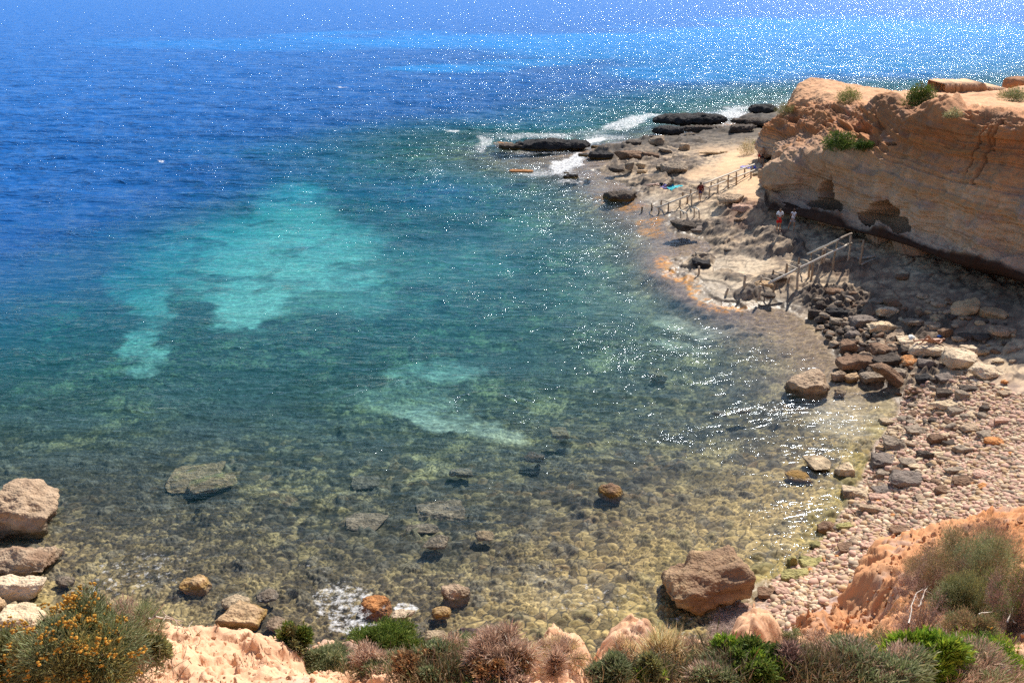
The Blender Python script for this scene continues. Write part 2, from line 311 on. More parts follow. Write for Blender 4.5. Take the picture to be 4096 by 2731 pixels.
    ub = cmix(ub, (.26, .17, .09), (c2[3] > .88) * .6); warm = ss(1.1, .3, dp) * (.3 + .7 * blob(px, py, [(650, 590, 150, 75, 1), (770, 540, 100, 90, 1), (840, 440, 80, 60, .8), (540, 620, 90, 40, 1), (60, 590, 90, 60, .4), (820, 360, 90, 50, .6)]))
    weed = ss(.0, .35, fb2(x * .22, y * .22, 5, 47, .6)); ub = cmix(ub, (.05, .042, .028), weed * .75 * ss(.15, .5, dp)); ub = cmix(ub, (.42, .33, .15), ss(.05, .35, fb2(x * .55 + 7, y * .55, 5, 49, .65)) * .65 * (1 - weed)); ub = cmix(ub, (.018, .02, .018), ss(.1, .38, fb2(x * .8 - 7, y * .8, 5, 50, .65)) * .8 * ss(.3, .9, dp)); ub = cmix(ub, (.50, .37, .15), warm * .62 * ((q > .25) * .7 + .3)); ub = cmix(ub, (.16, .145, .11), big * 0 + (c1[3] > .62) * (c1[0] < .42) * .5)
    ub = cmix(ub, (.02, .02, .018), ss(.16, .03, c2[1] - c2[0]) * .9 * (1 - sand)); 
    dk = ss(.05, .5, fb2(x * .12, y * .16, 4, 95)) ; ub = cmix(ub, (.075, .075, .07), dk * ss(.8, 2.5, dp) * .8)
    ub = cmix(ub, (.88, .82, .62), sand * np.where(dp > .6, 1.0, .55)); grassb = ss(-.1, .35, fb2(x * .07, y * .07, 4, 96)); ub = cmix(ub, (.05, .07, .06), grassb * ss(4, 7, dp) * (1 - sand) * .8)
    sx = np.clip(shelf * ss(1.6, .3, dp), 0, 1); ub = cmix(ub, (.24, .17, .13), sx * .6)
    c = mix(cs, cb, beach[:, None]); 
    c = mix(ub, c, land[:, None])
    wetb = ss(.5, .05, z) * land; c = c * (1 - .5 * wetb[:, None])
    c = cmix(c, (.60, .25, .02), org * .9 * ss(-.25, .15, fb2(x * 2.5, y * 2.5, 4, 98, .6)) * ss(.6, -.05, z) * ss(-1.2, -.3, z))
    c = cmix(c, (.30, .25, .06), beach * ss(.35, .0, np.abs(z - .05)) * .35 * ss(.3, .6, fb2(x, y, 3, 99) * .5 + .5))
    tint = fb2(x * 2.2, y * 2.2, 4, 97, .6); c = c * (1 + .22 * tint[:, None])
    return z, np.clip(c, .01, .9), wetb, dp, sdw, sd, land
def fan(rows_y, az):                                  # sheet sampled finer towards the viewer
    Y = np.repeat(rows_y[:, None], len(az), 1); X = Y * np.tan(az)[None, :]
    return X.ravel(), Y.ravel()
NC = 1150
az = np.linspace(R(-40), R(43), NC)
pyr = np.concatenate([np.linspace(708, 331, 450), np.linspace(330, 100, 560), np.linspace(99, -8, 110)]); yr = WZ(512, pyr, 0.0)[:, 1]
yr = np.concatenate([[14, 16, 18], yr, [2500, 5000, 9000]]); yr = np.unique(yr[yr > 12])
gx, gy = fan(yr, az)
gz, gc, gwet, gdp, gsdw, gsd, gland = shore(gx, gy)
rockt = rock_material('shore_rock', bscale=3.2, bump=.55, var=.22, dist=.08)
pnode = [n for n in rockt.t.nodes if n.type == 'BSDF_PRINCIPLED'][0]
wa = rockt.n('Attribute', attribute_name='wet').outputs['Fac']
rockt.l(rockt.math('MULTIPLY_ADD', wa, -.5, .9), pnode.inputs['Roughness'])
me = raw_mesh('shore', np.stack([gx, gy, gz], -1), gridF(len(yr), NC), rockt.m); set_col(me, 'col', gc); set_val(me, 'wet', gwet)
tag(link('ground', me), kind='structure')
GZ2 = gz.reshape(len(yr), NC)
def ground_z(x, y):                                   # height of the shore sheet
    a = math.atan2(x, y); j = (a - az[0]) / (az[1] - az[0]); i = np.searchsorted(yr, y) - 1
    if i < 0 or i >= len(yr) - 1 or j < 0 or j >= NC - 1: return 0.0
    f = (y - yr[i]) / (yr[i + 1] - yr[i]); jj = int(j); g = j - jj
    return float((GZ2[i, jj] * (1 - g) + GZ2[i, jj + 1] * g) * (1 - f) + (GZ2[i + 1, jj] * (1 - g) + GZ2[i + 1, jj + 1] * g) * f)
def on_ground(px, py, floor=-9):                      # where the line of sight at a pixel meets the shore
    z = 0.5
    for _ in range(6):
        p = WZ(px, py, z); z = max(ground_z(p[0], p[1]), floor)
    return WZ(px, py, z)
# ------------------------------------------------------------------ sea
wpy = np.linspace(706, -10.5, 760); wy = WZ(512, wpy, 0.0)[:, 1]; wy = np.unique(np.concatenate([[15], wy[wy > 0], [3000, 6000, 12000]])); WC = 900
waz = np.linspace(R(-42), R(45), WC); sx_, sy_ = fan(wy, waz)
_, ssd, ssdw, _, sdp, _ = shore_xyz(sx_, sy_)
calm = ss(0, 14, -ssd); opn = ss(45, 110, sy_)
def waves(x, y):
    u = x * .16 + y * .99; v = x * .99 - y * .16; wob = fb2(x * .06, y * .06, 3, 201) * 3
    a = np.sin(u * 1.55 + wob * 1.4 + n2(x * .15, y * .3, 5)) * .022; b = np.sin(u * .62 + wob + v * .05) * .03
    c = fb2(v * .35, u * 1.1, 4, 203, .6) * .05 + np.clip(fb2(v * .09, u * .75, 3, 205, .5, True), 0, 1) ** 2 * .07
    return a * (fb2(x * .05, y * .05, 2, 207) * .5 + .5) * 1.5 + b + c
zw = waves(sx_, sy_) * (.25 + .75 * calm) * (1 + opn * 2.2) * ss(600, 150, sy_)
zw += fb2(sx_ * .12, sy_ * .4, 3, 209) * .12 * opn * ss(900, 200, sy_)
spx, spy = PROJ(sx_, sy_, 0)
fwob = fb2(sx_ * .5, sy_ * .3, 4, 211) 
foam = blob(spx + fwob * 8, spy + fwob * 2.5, [(566, 164, 24, 9, .75, -25), (545, 172, 40, 5, .6), (520, 176, 50, 4, .4), (575, 156, 10, 5, .8), (535, 136, 50, 3.5, .62), (486, 142, 12, 6, .65), (500, 134, 30, 3, .5), (540, 152, 44, 3, .5), (626, 123, 28, 6, .72, -15), (600, 130, 40, 4, .5, -8), (652, 116, 20, 3.5, .7), (600, 128, 20, 3, .4), (590, 141, 20, 3.5, .8, -15), (605, 137, 30, 4, .6),
   (730, 113, 20, 5, .72), (740, 108, 20, 3, .7), (452, 131, 9, 2, .7), (570, 182, 14, 3, .6), (605, 207, 20, 3, .35), (648, 237, 8, 4, .3), (570, 176, 12, 3, .6), (715, 116, 14, 5, .6), (345, 88, 7, .8, .8), (163, 162, 4, .7, .8), (640, 241, 14, 3, .35), (480, 147, 8, 6, .6), (566, 148, 14, 1.5, .5)])
foam = np.maximum(foam, blob(spx, spy, [(345, 602, 42, 26, .55), (405, 608, 14, 7, .7), (350, 625, 30, 10, .6), (132, 575, 70, 26, .42, -12), (330, 568, 60, 10, .3), (560, 570, 60, 20, .32), (600, 600, 70, 22, .36), (500, 560, 60, 16, .26), (250, 590, 40, 14, .3), (690, 625, 34, 18, .4), (90, 590, 30, 10, .4)]))
foam = np.maximum(foam, .35 * ss(-.9, -.1, ssdw) * ss(.5, .1, ssdw) * ss(40, 60, sy_))
t = NT('sea_water')
pos = t.n('NewGeometry').outputs['Position']
dep = t.n('Attribute', attribute_name='depth').outputs['Fac']; foa = t.n('Attribute', attribute_name='foam').outputs['Fac']; opa = t.n('Attribute', attribute_name='open').outputs['Fac']
mp = t.n('Mapping'); mp.inputs['Scale'].default_value = (.36, 1.25, 1); mp.inputs['Rotation'].default_value = (0, 0, R(9)); t.l(pos, mp.inputs['Vector']); wv = mp.outputs[0]
n_a = t.noise(wv, 1.25, 4, .62)
mp2 = t.n('Mapping'); mp2.inputs['Scale'].default_value = (.16, .62, 1); mp2.inputs['Rotation'].default_value = (0, 0, R(11)); wv_ = t.n('VectorMath', operation='SCALE'); wv_.inputs['Scale'].default_value = 5.0; wn3 = t.n('TexNoise'); wn3.inputs['Scale'].default_value = .12; t.l(pos, wn3.inputs['Vector']); t.l(wn3.outputs['Color'], wv_.inputs[0]); wa3 = t.n('VectorMath', operation='ADD'); t.l(pos, wa3.inputs[0]); t.l(wv_.outputs[0], wa3.inputs[1]); t.l(wa3.outputs[0], mp2.inputs['Vector']); n_r = t.noise(mp2.outputs[0], 1.0, 4, .6); rdg = t.math('POWER', t.math('SUBTRACT', 1.0, t.math('MULTIPLY', t.math('ABSOLUTE', t.math('SUBTRACT', n_r, .5)), 4.0)), 3.0); n_b = t.noise(wv, 4.5, 3, .6); n_c = t.noise(wv, .28, 3, .5); n_d = t.noise(pos, 14, 2, .6)
sf_ = t.math('MULTIPLY_ADD', t.math('MINIMUM', t.math('MULTIPLY', dep, .5), 1.0), .75, .25); h = t.math('ADD', t.math('MULTIPLY', sf_, t.math('ADD', t.math('MULTIPLY', n_a, .30), t.math('MULTIPLY', t.math('MAXIMUM', rdg, 0.0), .20))), t.math('MULTIPLY', n_b, .10)); h = t.math('ADD', h, t.math('MULTIPLY', t.math('MULTIPLY', n_c, opa), 1.3)); patch = t.math('MULTIPLY_ADD', t.noise(pos, .12, 3, .6), 3.4, -.7); h = t.math('MULTIPLY', t.math('ADD', h, t.math('MULTIPLY', n_d, .03)), patch)
bu = t.n('Bump'); bu.inputs['Strength'].default_value = 1.0; bu.inputs['Distance'].default_value = 1.0; amp_ = t.math('ADD', t.math('MULTIPLY', opa, .42), t.math('MULTIPLY_ADD', t.math('MINIMUM', t.math('MULTIPLY', dep, .45), 1.0), .21, .11)); t.l(t.math('MULTIPLY', h, amp_), bu.inputs['Height'])
fr = t.n('Fresnel'); fr.inputs['IOR'].default_value = 1.33; t.l(bu.outputs[0], fr.inputs['Normal'])
gl = t.n('BsdfGlossy'); t.l(t.math('MULTIPLY_ADD', opa, .03, .10), gl.inputs['Roughness']); t.l(bu.outputs[0], gl.inputs['Normal']); gl.inputs['Color'].default_value = (.75, .86, 1, 1)
# light net: focussing of the sun by ripples, as uneven transmission of the surface
vm = t.n('VectorMath', operation='ADD'); nn = t.n('TexNoise'); nn.inputs['Scale'].default_value = 1.7; t.l(pos, nn.inputs['Vector']); sc = t.n('VectorMath', operation='SCALE'); sc.inputs['Scale'].default_value = .9; t.l(nn.outputs['Color'], sc.inputs[0]); t.l(pos, vm.inputs[0]); t.l(sc.outputs[0], vm.inputs[1])
vo = t.n('TexVoronoi', feature='DISTANCE_TO_EDGE'); vo.inputs['Scale'].default_value = 1.6; t.l(vm.outputs[0], vo.inputs['Vector'])
vo2 = t.n('TexVoronoi', feature='DISTANCE_TO_EDGE'); vo2.inputs['Scale'].default_value = 3.7; t.l(vm.outputs[0], vo2.inputs['Vector'])
e1 = t.math('POWER', t.math('SUBTRACT', 1.0, t.math('MINIMUM', t.math('MULTIPLY', vo.outputs['Distance'], 6.0), 1.0)), 3.0)
e2 = t.math('POWER', t.math('SUBTRACT', 1.0, t.math('MINIMUM', t.math('MULTIPLY', vo2.outputs['Distance'], 3.5), 1.0)), 2.0)
net = t.math('ADD', t.math('MULTIPLY', e1, .42), t.math('MULTIPLY_ADD', e2, .10, .92))
cx = t.n('CombineXYZ')
d2 = t.math('DIVIDE', t.math('MULTIPLY', dep, dep), t.math('ADD', dep, 1.6))
for i, (k, dd) in enumerate(((.36, d2), (.062, dep), (.034, dep))):
    ex = t.math('POWER', 2.71828, t.math('MULTIPLY', dd, -k)); t.l(t.math('MULTIPLY', ex, net), cx.inputs[i])
tr = t.n('BsdfTransparent'); t.l(cx.outputs[0], tr.inputs[0])
body = t.n('BsdfDiffuse'); 
wgt = t.math('SUBTRACT', 1.0, t.math('POWER', 2.71828, t.math('MULTIPLY', t.math('POWER', t.math('MULTIPLY', dep, .112), 1.95), -1.0)))
deep = t.math('MINIMUM', t.math('MULTIPLY', t.math('MAXIMUM', t.math('SUBTRACT', dep, 1.5), 0.0), 1 / 5.5), 1.0)
ban = t.n('Attribute', attribute_name='bank').outputs['Fac']; bc = t.mixc(deep, (.02, .34, .27), (.018, .165, .56)); bc = t.mixc(ban, bc, (.005, .30, .86)); t.l(bc, body.inputs[0]); t.l(bu.outputs[0], body.inputs['Normal'])
m1 = t.n('MixShader'); t.l(wgt, m1.inputs[0]); t.l(tr.outputs[0], m1.inputs[1]); t.l(body.outputs[0], m1.inputs[2])
m2 = t.n('MixShader'); t.l(t.math('MULTIPLY', fr.outputs[0], .55), m2.inputs[0]); t.l(m1.outputs[0], m2.inputs[1]); t.l(gl.outputs[0], m2.inputs[2])
fn = t.noise(pos, 3.4, 7, .75); fm = t.n('MapRange'); t.l(t.math('ADD', fn, t.math('MULTIPLY', foa, .52)), fm.inputs[0]); fm.inputs[1].default_value = .76; fm.inputs[2].default_value = .98
ff = t.n('BsdfDiffuse'); ff.inputs[0].default_value = (.82, .82, .82, 1)
m3 = t.n('MixShader'); t.l(fm.outputs[0], m3.inputs[0]); t.l(m2.outputs[0], m3.inputs[1]); t.l(ff.outputs[0], m3.inputs[2]); t.l(m3.outputs[0], t.out.inputs[0])
me = raw_mesh('sea', np.stack([sx_, sy_, zw], -1), gridF(len(wy), WC), t.m); set_val(me, 'depth', sdp); set_val(me, 'foam', foam); set_val(me, 'open', opn); wn_ = fb2(sx_ * .02, sy_ * .02, 4, 221); set_val(me, 'bank', .8 * ss(.1, .9, blob(spx + wn_ * 60, spy + wn_ * 5, [(250, 45, 170, 6, .45), (450, 40, 160, 9, .7), (440, 68, 70, 4, .9), (620, 46, 150, 14, 1), (850, 48, 260, 30, 1), (540, 62, 60, 5, .8), (720, 74, 120, 10, .8)])))
tag(link('water', me), kind='structure')
# ------------------------------------------------------------------ the sandstone cliff
CL = [
 [(800,150,108),(798,146,106),(794,140,106),(792,130,105),(795,120,105),(803,108,104),(808,98,104),(811,90,104),(814,84,106)],
 [(770,168,92),(768,163,93),(766,156,92.5),(760,146,93),(758,138,93),(764,126,93),(786,108,93),(797,86,95),(809,77.5,97)],
 [(775,185,86),(776,177,87),(772,168,87),(774,160,87),(776,148,87),(786,130,88),(802,106,90),(812,90,93),(820,77.8,97)],
 [(769,212,70.5),(776,208,71.8),(765,204,70.2),(779,190,71.5),(772,171,72.5),(802,140,82),(818,106,87),(826,92,90),(834,79.5,97)],
 [(803,233,65.3),(811,225,67.4),(806,217,65.3),(814,202,68),(816,160,69),(826,135,76),(840,106,83),(848,94,88),(857,85,96)],
 [(850,251,60.5),(860,241,63),(852,229,60.8),(858,213,63.5),(858,165,65),(866,135,70),(878,107,76),(886,97,80),(892,90,91)],
 [(900,271,56),(910,256,58.8),(902,242,56.4),(906,224,59),(904,178,60.5),(908,138,63.5),(917,107,68),(927,97,74),(935,89.5,89)],
 [(957,293,51),(966,284,53.8),(957,262,51.6),(960,242,54),(958,192,55.5),(960,145,58),(965,111,61),(970,101,68),(977,90.5,88)],
 [(1010,306,47.8),(1019,298,50.8),(1011,276,48.3),(1014,252,50.4),(1012,202,51.5),(1014,152,54),(1016,116,56.5),(1020,106,63),(1028,86,88)],
 [(1080,330,43.5),(1090,322,46),(1081,299,44),(1084,272,46),(1082,218,47.5),(1084,168,50),(1086,126,52),(1092,114,60),(1112,88,88)],
 [(1250,395,37),(1258,385,39),(1250,352,37.5),(1254,320,39),(1252,260,41),(1254,200,43),(1256,155,44),(1262,130,55),(1300,92,88)],
 [(1600,520,27),(1606,510,29),(1600,470,28),(1600,430,29),(1600,350,31),(1600,280,33),(1600,215,36),(1620,165,50),(1700,100,88)]]
for i_, c_ in enumerate(CL):
    if i_ >= 5:
        f_ = .75 if i_ == 5 else .52
        for k_ in (3, 4, 5, 6): c_[k_] = (c_[k_][0], c_[k_][1], c_[2][2] + (c_[k_][2] - c_[2][2]) * f_)
    if i_ >= 3: c_[1] = (c_[1][0], c_[1][1] + 3, c_[1][2])
CPT = np.array([[WY(*p) for p in c] for c in CL])
def cr(P, t):                                        # Catmull-Rom along axis 0, sample positions t
    n = len(P); i = np.clip(np.floor(t).astype(int), 0, n - 2); f = (t - i)[:, None, None]
    p0 = P[np.maximum(i - 1, 0)]; p1 = P[i]; p2 = P[i + 1]; p3 = P[np.minimum(i + 2, n - 1)]
    a = .5 * (2 * p1 + (p2 - p0) * f + (2 * p0 - 5 * p1 + 4 * p2 - p3) * f ** 2 + (3 * p1 - p0 - 3 * p2 + p3) * f ** 3)
    return a * .7 + (p1 + (p2 - p1) * f) * .3
NU, NV = 900, 520
tu = np.concatenate([np.linspace(0, 9, 820), np.linspace(9, 11, 81)[1:]]); NU = len(tu)
tv = np.concatenate([np.linspace(0, 2, 90), np.linspace(2, 6, 330)[1:], np.linspace(6, 8, 90)[1:]]); NV = len(tv)
S = cr(CPT, tu); S = cr(np.transpose(S, (1, 0, 2)), tv); S = np.transpose(S, (1, 0, 2))          # NU x NV x 3
back = S[:, -1:].copy(); back[..., 1] += 3; back[..., 2] -= 9
dU = np.gradient(S, axis=0); dV = np.gradient(S, axis=1); NN = np.cross(dU, dV); NN /= np.linalg.norm(NN, axis=-1, keepdims=True) + 1e-9
if NN[400, 250, 1] > 0: NN = -NN
TV = np.repeat(tv[None], NU, 0); TU = np.repeat(tu[:, None], NV, 1)
P = S.reshape(-1, 3); N = NN.reshape(-1, 3); v = TV.ravel(); u = TU.ravel(); X, Y, Z = P.T
px, py = PROJ(X, Y, Z)
face = ss(1.9, 2.4, v) * ss(6.6, 5.9, v); top = ss(5.9, 6.3, v)
wx = fb3(X * .3, Y * .3, Z * .3, 3, 301)
strata = fb2(Z * 2.6 + wx * 1.2 + X * .10, X * .05 + Y * .05, 4, 303, .6); strata2 = n2(Z * 7 + wx * 3 + X * .35, X * .12 + Y * .1, 305)
large = fb3(X * .22, Y * .22, Z * .3, 3, 307); med = fb3(X * .9, Y * .9, Z * 1.1, 5, 309, .6); rid = fb3(X * .5, Y * .5, Z * .22, 4, 311, .5, True)
disp = face * (large * .75 + med * .32 + strata * .22 + strata2 * .08 + rid * .45 + fb3(X * 2.6, Y * 2.6, Z * 3.2, 4, 319, .65) * .14) + top * (fb2(X * .4, Y * .4, 5, 313, .55) * .3 + fb2(X * 1.5, Y * 1.5, 4, 314, .6) * .12)
rimz = ss(5.2, 6.0, v) * ss(6.9, 6.2, v); disp += rimz * fb3(X * .8, Y * .8, Z * .8, 5, 315, .65) * .45
disp -= ss(.5, 1.0, v) * ss(1.95, 1.5, v) * 1.0; disp += ss(2.0, 1.4, v) * (fb3(X * 1.5, Y * 1.5, Z * .6, 4, 317, .6) * .22)
def line_y(pts, x): return np.interp(x, [p[0] for p in pts], [p[1] for p in pts])
wpx_ = px + med * 5; wpy_ = py + fb3(X * .7, Y * .7, Z * .7, 4, 321) * 4
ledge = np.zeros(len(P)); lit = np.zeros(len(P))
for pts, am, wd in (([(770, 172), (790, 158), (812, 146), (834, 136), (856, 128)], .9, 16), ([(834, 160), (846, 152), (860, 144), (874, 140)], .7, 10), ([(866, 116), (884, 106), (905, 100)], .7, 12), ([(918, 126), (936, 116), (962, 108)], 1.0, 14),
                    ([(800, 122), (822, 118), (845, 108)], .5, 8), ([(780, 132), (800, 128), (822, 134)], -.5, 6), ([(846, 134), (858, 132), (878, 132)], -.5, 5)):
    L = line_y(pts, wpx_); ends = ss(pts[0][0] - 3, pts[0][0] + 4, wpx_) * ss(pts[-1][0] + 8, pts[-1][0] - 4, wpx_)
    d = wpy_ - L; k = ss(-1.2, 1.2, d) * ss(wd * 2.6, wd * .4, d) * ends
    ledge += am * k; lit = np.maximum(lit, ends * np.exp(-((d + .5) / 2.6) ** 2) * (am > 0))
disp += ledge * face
cav = lambda L, sx=4.5: blob(px + fb3(X * .9, Y * .9, Z * .9, 4, 331, .6) * sx, py + fb3(X * .9, Y * .9, Z * .9, 4, 333, .6) * sx, L)
c1 = ss(.10, .55, cav([(829, 194, 9.5, 13, 1, 12), (826, 204, 16, 8, .9), (838, 207, 7, 6, 1)])); c2 = ss(.10, .5, cav([(887, 212, 14, 11, 1, 8), (896, 222, 15, 8, 1, 22), (872, 217, 12, 6, .7)]))
c3 = ss(.2, .6, cav([(770, 162, 4, 7, 1), (795, 119, 8, 3.5, .8), (833, 128, 8, 4, .7), (893, 145, 5, 2.2, .7), (868, 132, 12, 3, .7), (843, 114, 8, 3, .5)], 2))
hol = blob(px, py, [(800, 198, 24, 12, 1, 15), (850, 222, 30, 9, .8, 14), (795, 140, 20, 8, .4), (920, 238, 40, 10, .5, 14)])
disp -= c1 * 2.6 + c2 * 2.6 + c3 * .8 + hol * .35 * face
crack = np.zeros(len(P))
for (x0, y0), (x1, y1), w in (((990, 118), (965, 172), 1.3), ((997, 122), (975, 185), 1.6), ((886, 120), (880, 150), 1.), ((870, 118), (868, 140), .8), ((1003, 120), (990, 150), 1.5), ((838, 148), (832, 190), .6)):
    tt = np.clip((py - y0) / (y1 - y0), -.2, 1.2); d = px - (x0 + (x1 - x0) * tt) + med * 2; crack = np.maximum(crack, np.exp(-(d / w) ** 2) * (tt > 0) * (tt < 1))
disp -= crack * .35 * face
P2 = P + N * disp[:, None]
# colours
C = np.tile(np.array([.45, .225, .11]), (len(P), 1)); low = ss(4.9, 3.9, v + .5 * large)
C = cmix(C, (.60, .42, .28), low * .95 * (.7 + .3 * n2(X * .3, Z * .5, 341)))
C = cmix(C, (.50, .235, .075), np.clip(ss(.05, .5, strata + .3 * large), 0, 1) * .55); pur = ss(.12, .42, fb3(X * .35, Y * .35, Z * 1.1, 4, 343, .55)); C = cmix(C, (.33, .235, .21), pur * .65 * face)
C = cmix(C, (.27, .19, .15), ss(.1, .5, fb2(X * .3 + Z * .3, Z * 4 + wx * 2, 4, 345, .6)) * .45 * face); C = cmix(C, (.25, .15, .09), crack * .5)
C = cmix(C, (.60, .24, .10), ss(980, 1020, px) * ss(175, 150, py) * ss(120, 140, py) * .35)
flo = ss(.0, .5, hol) * face; C = cmix(C, (.46, .36, .29), flo * .6)
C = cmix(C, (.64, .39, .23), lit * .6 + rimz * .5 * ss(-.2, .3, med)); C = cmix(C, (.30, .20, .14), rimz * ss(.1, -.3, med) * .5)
C = cmix(C, (.70, .38, .20), top * (1 - .3 * ss(.1, .4, fb2(X * .5, Y * .5, 4, 349)))); C = cmix(C, (.50, .30, .18), top * ss(.15, .5, fb2(X * 1.3, Y * 1.3, 4, 351)) * .5)
band = ss(.45, 1.0, v + .15 * med) * ss(2.55, 2.25, v + .12 * med); C = cmix(C, (.035, .013, .007), band * .97); C = cmix(C, (.42, .26, .14), ss(.75, .1, v) * .8 * (.6 + .4 * n2(X * 2, Z * 2, 353)))  # undercut: red-brown rock with its shade painted in, nearly black; foot-wall paler
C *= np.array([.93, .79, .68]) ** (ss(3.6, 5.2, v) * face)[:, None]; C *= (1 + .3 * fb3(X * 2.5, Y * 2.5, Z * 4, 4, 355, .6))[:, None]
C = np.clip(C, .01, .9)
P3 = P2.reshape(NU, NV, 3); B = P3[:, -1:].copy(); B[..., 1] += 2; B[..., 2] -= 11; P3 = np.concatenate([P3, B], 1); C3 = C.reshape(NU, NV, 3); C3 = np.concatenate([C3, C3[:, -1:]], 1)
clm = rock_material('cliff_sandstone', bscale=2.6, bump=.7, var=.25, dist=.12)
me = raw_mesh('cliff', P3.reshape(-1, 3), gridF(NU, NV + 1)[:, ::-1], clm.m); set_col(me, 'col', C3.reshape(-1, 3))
cliff = link('cliff', me); tag(cliff, kind='structure')
CL_P = P2.reshape(NU, NV, 3); CL_px, CL_py = PROJ(CL_P[..., 0], CL_P[..., 1], CL_P[..., 2])
def on_cliff(px, py, vmin=2.0, vmax=8.0):
    d = (CL_px - px) ** 2 + (CL_py - py) ** 2 + 1e6 * ((TV < vmin) | (TV > vmax))
    # of the close ones take the nearest to the viewer
    m = d < max(d.min() * 4, 2.0); k = np.where(m, CL_P[..., 1], 1e9).argmin(); return CL_P.reshape(-1, 3)[k]
# ------------------------------------------------------------------ the near hillside
HP = [(60,682,5.5),(250,682,5.6),(-60,682,5.5),(60,650,6.6),(150,618,7.4),(215,622,7.5),(280,638,7.3),(300,657,7.1),(318,676,6.9),(340,673,6.75),(380,677,6.5),(405,680,6.35),(360,700,6.0),(440,700,6.1),(150,650,6.5),(220,650,6.5),(-60,640,7),
 (420,672,8.5),(350,660,8.6),(480,668,8.8),(555,661,8.6),(545,682,7.6),(590,676,8.0),(520,690,7.6),(630,648,9.2),(656,660,8.8),(680,676,8),(718,648,10),(748,627,10.8),(778,648,10),(800,665,9.5),
 (798,630,15.2),(799,612,17),(830,604,18),(862,602,17),(850,580,19.5),(871,557,21),(880,543,23),(912,536,24.3),(940,528,25.5),(1000,512,27),(1060,498,28),
 (950,600,15),(1000,560,19),(1010,620,13.5),(900,640,12),(980,650,11),(900,682,8.5),(1024,682,8.5),(800,690,8),(700,690,7.5),(850,655,10.5),(1100,600,15),(1100,682,8.5),(850,630,14.2),(880,610,15.8),(820,640,12.8),(1200,560,18)]
hp = np.array([WY(*p) for p in HP])
HW = [(0,0,17.3),(-8,1,17),(8,1,17),(0,3.2,15.8),(-4,3.5,15.6),(4,3.6,15.5),(0,-8,18),(-15,-5,17.5),(15,-5,18),(30,5,16),(-25,5,14)]
for q in (-150, 0, 150, 300, 430): 
    for yy, zz in ((10.2, 6.5), (13, 2.5), (17, -1), (24, -3), (34, -5)): HW.append((yy * (q - 512) / 740, yy, zz))
for q in (560, 650, 700): 
    for yy, zz in ((11.5, 7.0), (14, 3.0), (18, -1), (24, -3), (34, -5)): HW.append((yy * (q - 512) / 740, yy, zz))
for yy, zz in ((12.5, 7.0), (15, 2.5), (18, -.5), (24, -3), (34, -4)): HW.append((yy * (760 - 512) / 740, yy, zz))
for q, yy, zz in ((840, 24, -.8), (880, 27, -.5), (940, 29.5, 0), (1010, 32, 0), (1080, 34, .2), (820, 21, 0), (950, 36, -3), (1100, 40, -2), (810, 19, 1.2)): HW.append((yy * (q - 512) / 760, yy, zz))
hw = np.array(HW, float); HPT = np.concatenate([hp, hw])
haz = np.linspace(R(-52), R(52), 1150); hr = np.concatenate([np.linspace(-3, 4.6, 20)[:-1], 4.6 * (34 / 4.6) ** np.linspace(0, 1, 560)])
Yh = np.repeat(hr[:, None], len(haz), 1); Xh = np.maximum(Yh, 3.0) * np.tan(haz)[None]
hx, hy = Xh.ravel(), Yh.ravel(); Qh = np.stack([hx, hy], -1)
hz0 = rbf(HPT[:, :2], HPT[:, 2], Qh, 0.05)
hz0g = hz0.reshape(len(hr), len(haz)); P0 = np.stack([hx, hy, hz0], -1).reshape(len(hr), len(haz), 3); gu = np.gradient(P0, axis=0); gv = np.gradient(P0, axis=1); HN = np.cross(gv, gu); HN /= np.linalg.norm(HN, axis=-1, keepdims=True) + 1e-9; HN = HN.reshape(-1, 3); HN *= np.sign(HN[:, 2:3] + 1e-9)
rockn = fb3(hx * .55, hy * .55, hz0 * .55, 5, 401, .55); rid2 = fb3(hx * 1.1, hy * 1.1, hz0 * 1.1, 4, 403, .55, True)
crumb = fb3(hx * 6, hy * 6, hz0 * 6, 4, 405, .6); g = worley(hx * 9, hy * 9, 407); g2 = worley(hx * 3.2 + crumb * .3, hy * 3.2, 409)
flat_ = ss(.55, .85, HN[:, 2]); hz = hz0 + (rockn * .16 + rid2 * .07) * flat_ + crumb * .06 * flat_ + (np.floor(fb2(hx * .9, hy * .9, 4, 421, .6) * 5) / 5) * .22 * flat_ + (np.abs(fb2(hx * 2.2, hy * 2.2, 4, 417, .6)) ** .7) * -.16 * flat_ + flat_ * np.clip(.42 - g[0], 0, 1) * .07 * (g[3] > .45) + flat_ * (g2[2] - .5) * .10 * ss(0, .1, g2[1] - g2[0])
hpx, hpy = PROJ(hx, hy, hz0)
hz += blob(hpx, hpy, [(562, 676, 30, 16, .55), (628, 658, 30, 11, .5), (748, 640, 28, 13, .5), (690, 668, 26, 10, .4)])
# eroded gully faces on the spur
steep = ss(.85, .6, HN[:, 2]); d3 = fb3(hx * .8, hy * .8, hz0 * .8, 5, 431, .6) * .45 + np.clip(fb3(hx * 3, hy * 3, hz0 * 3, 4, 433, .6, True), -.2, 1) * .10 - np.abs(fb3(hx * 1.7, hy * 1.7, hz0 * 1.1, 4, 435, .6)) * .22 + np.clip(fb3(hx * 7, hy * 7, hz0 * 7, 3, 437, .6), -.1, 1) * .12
gull = fb2(hx * .9 + hy * .5, hy * .35, 4, 411, .5, True); hz += gull * .0 * ss(11, 15, hy) * ss(3, 6, hx); hz -= blob(hpx, hpy, [(868, 600, 26, 22, 1), (845, 615, 20, 12, .6)]) * .7
ch = np.tile(np.array([.66, .40, .245]), (len(hx), 1)); ch = cmix(ch, (.55, .25, .11), ss(9, 14, hy) * .9 + .25 * ss(.0, .4, rockn))
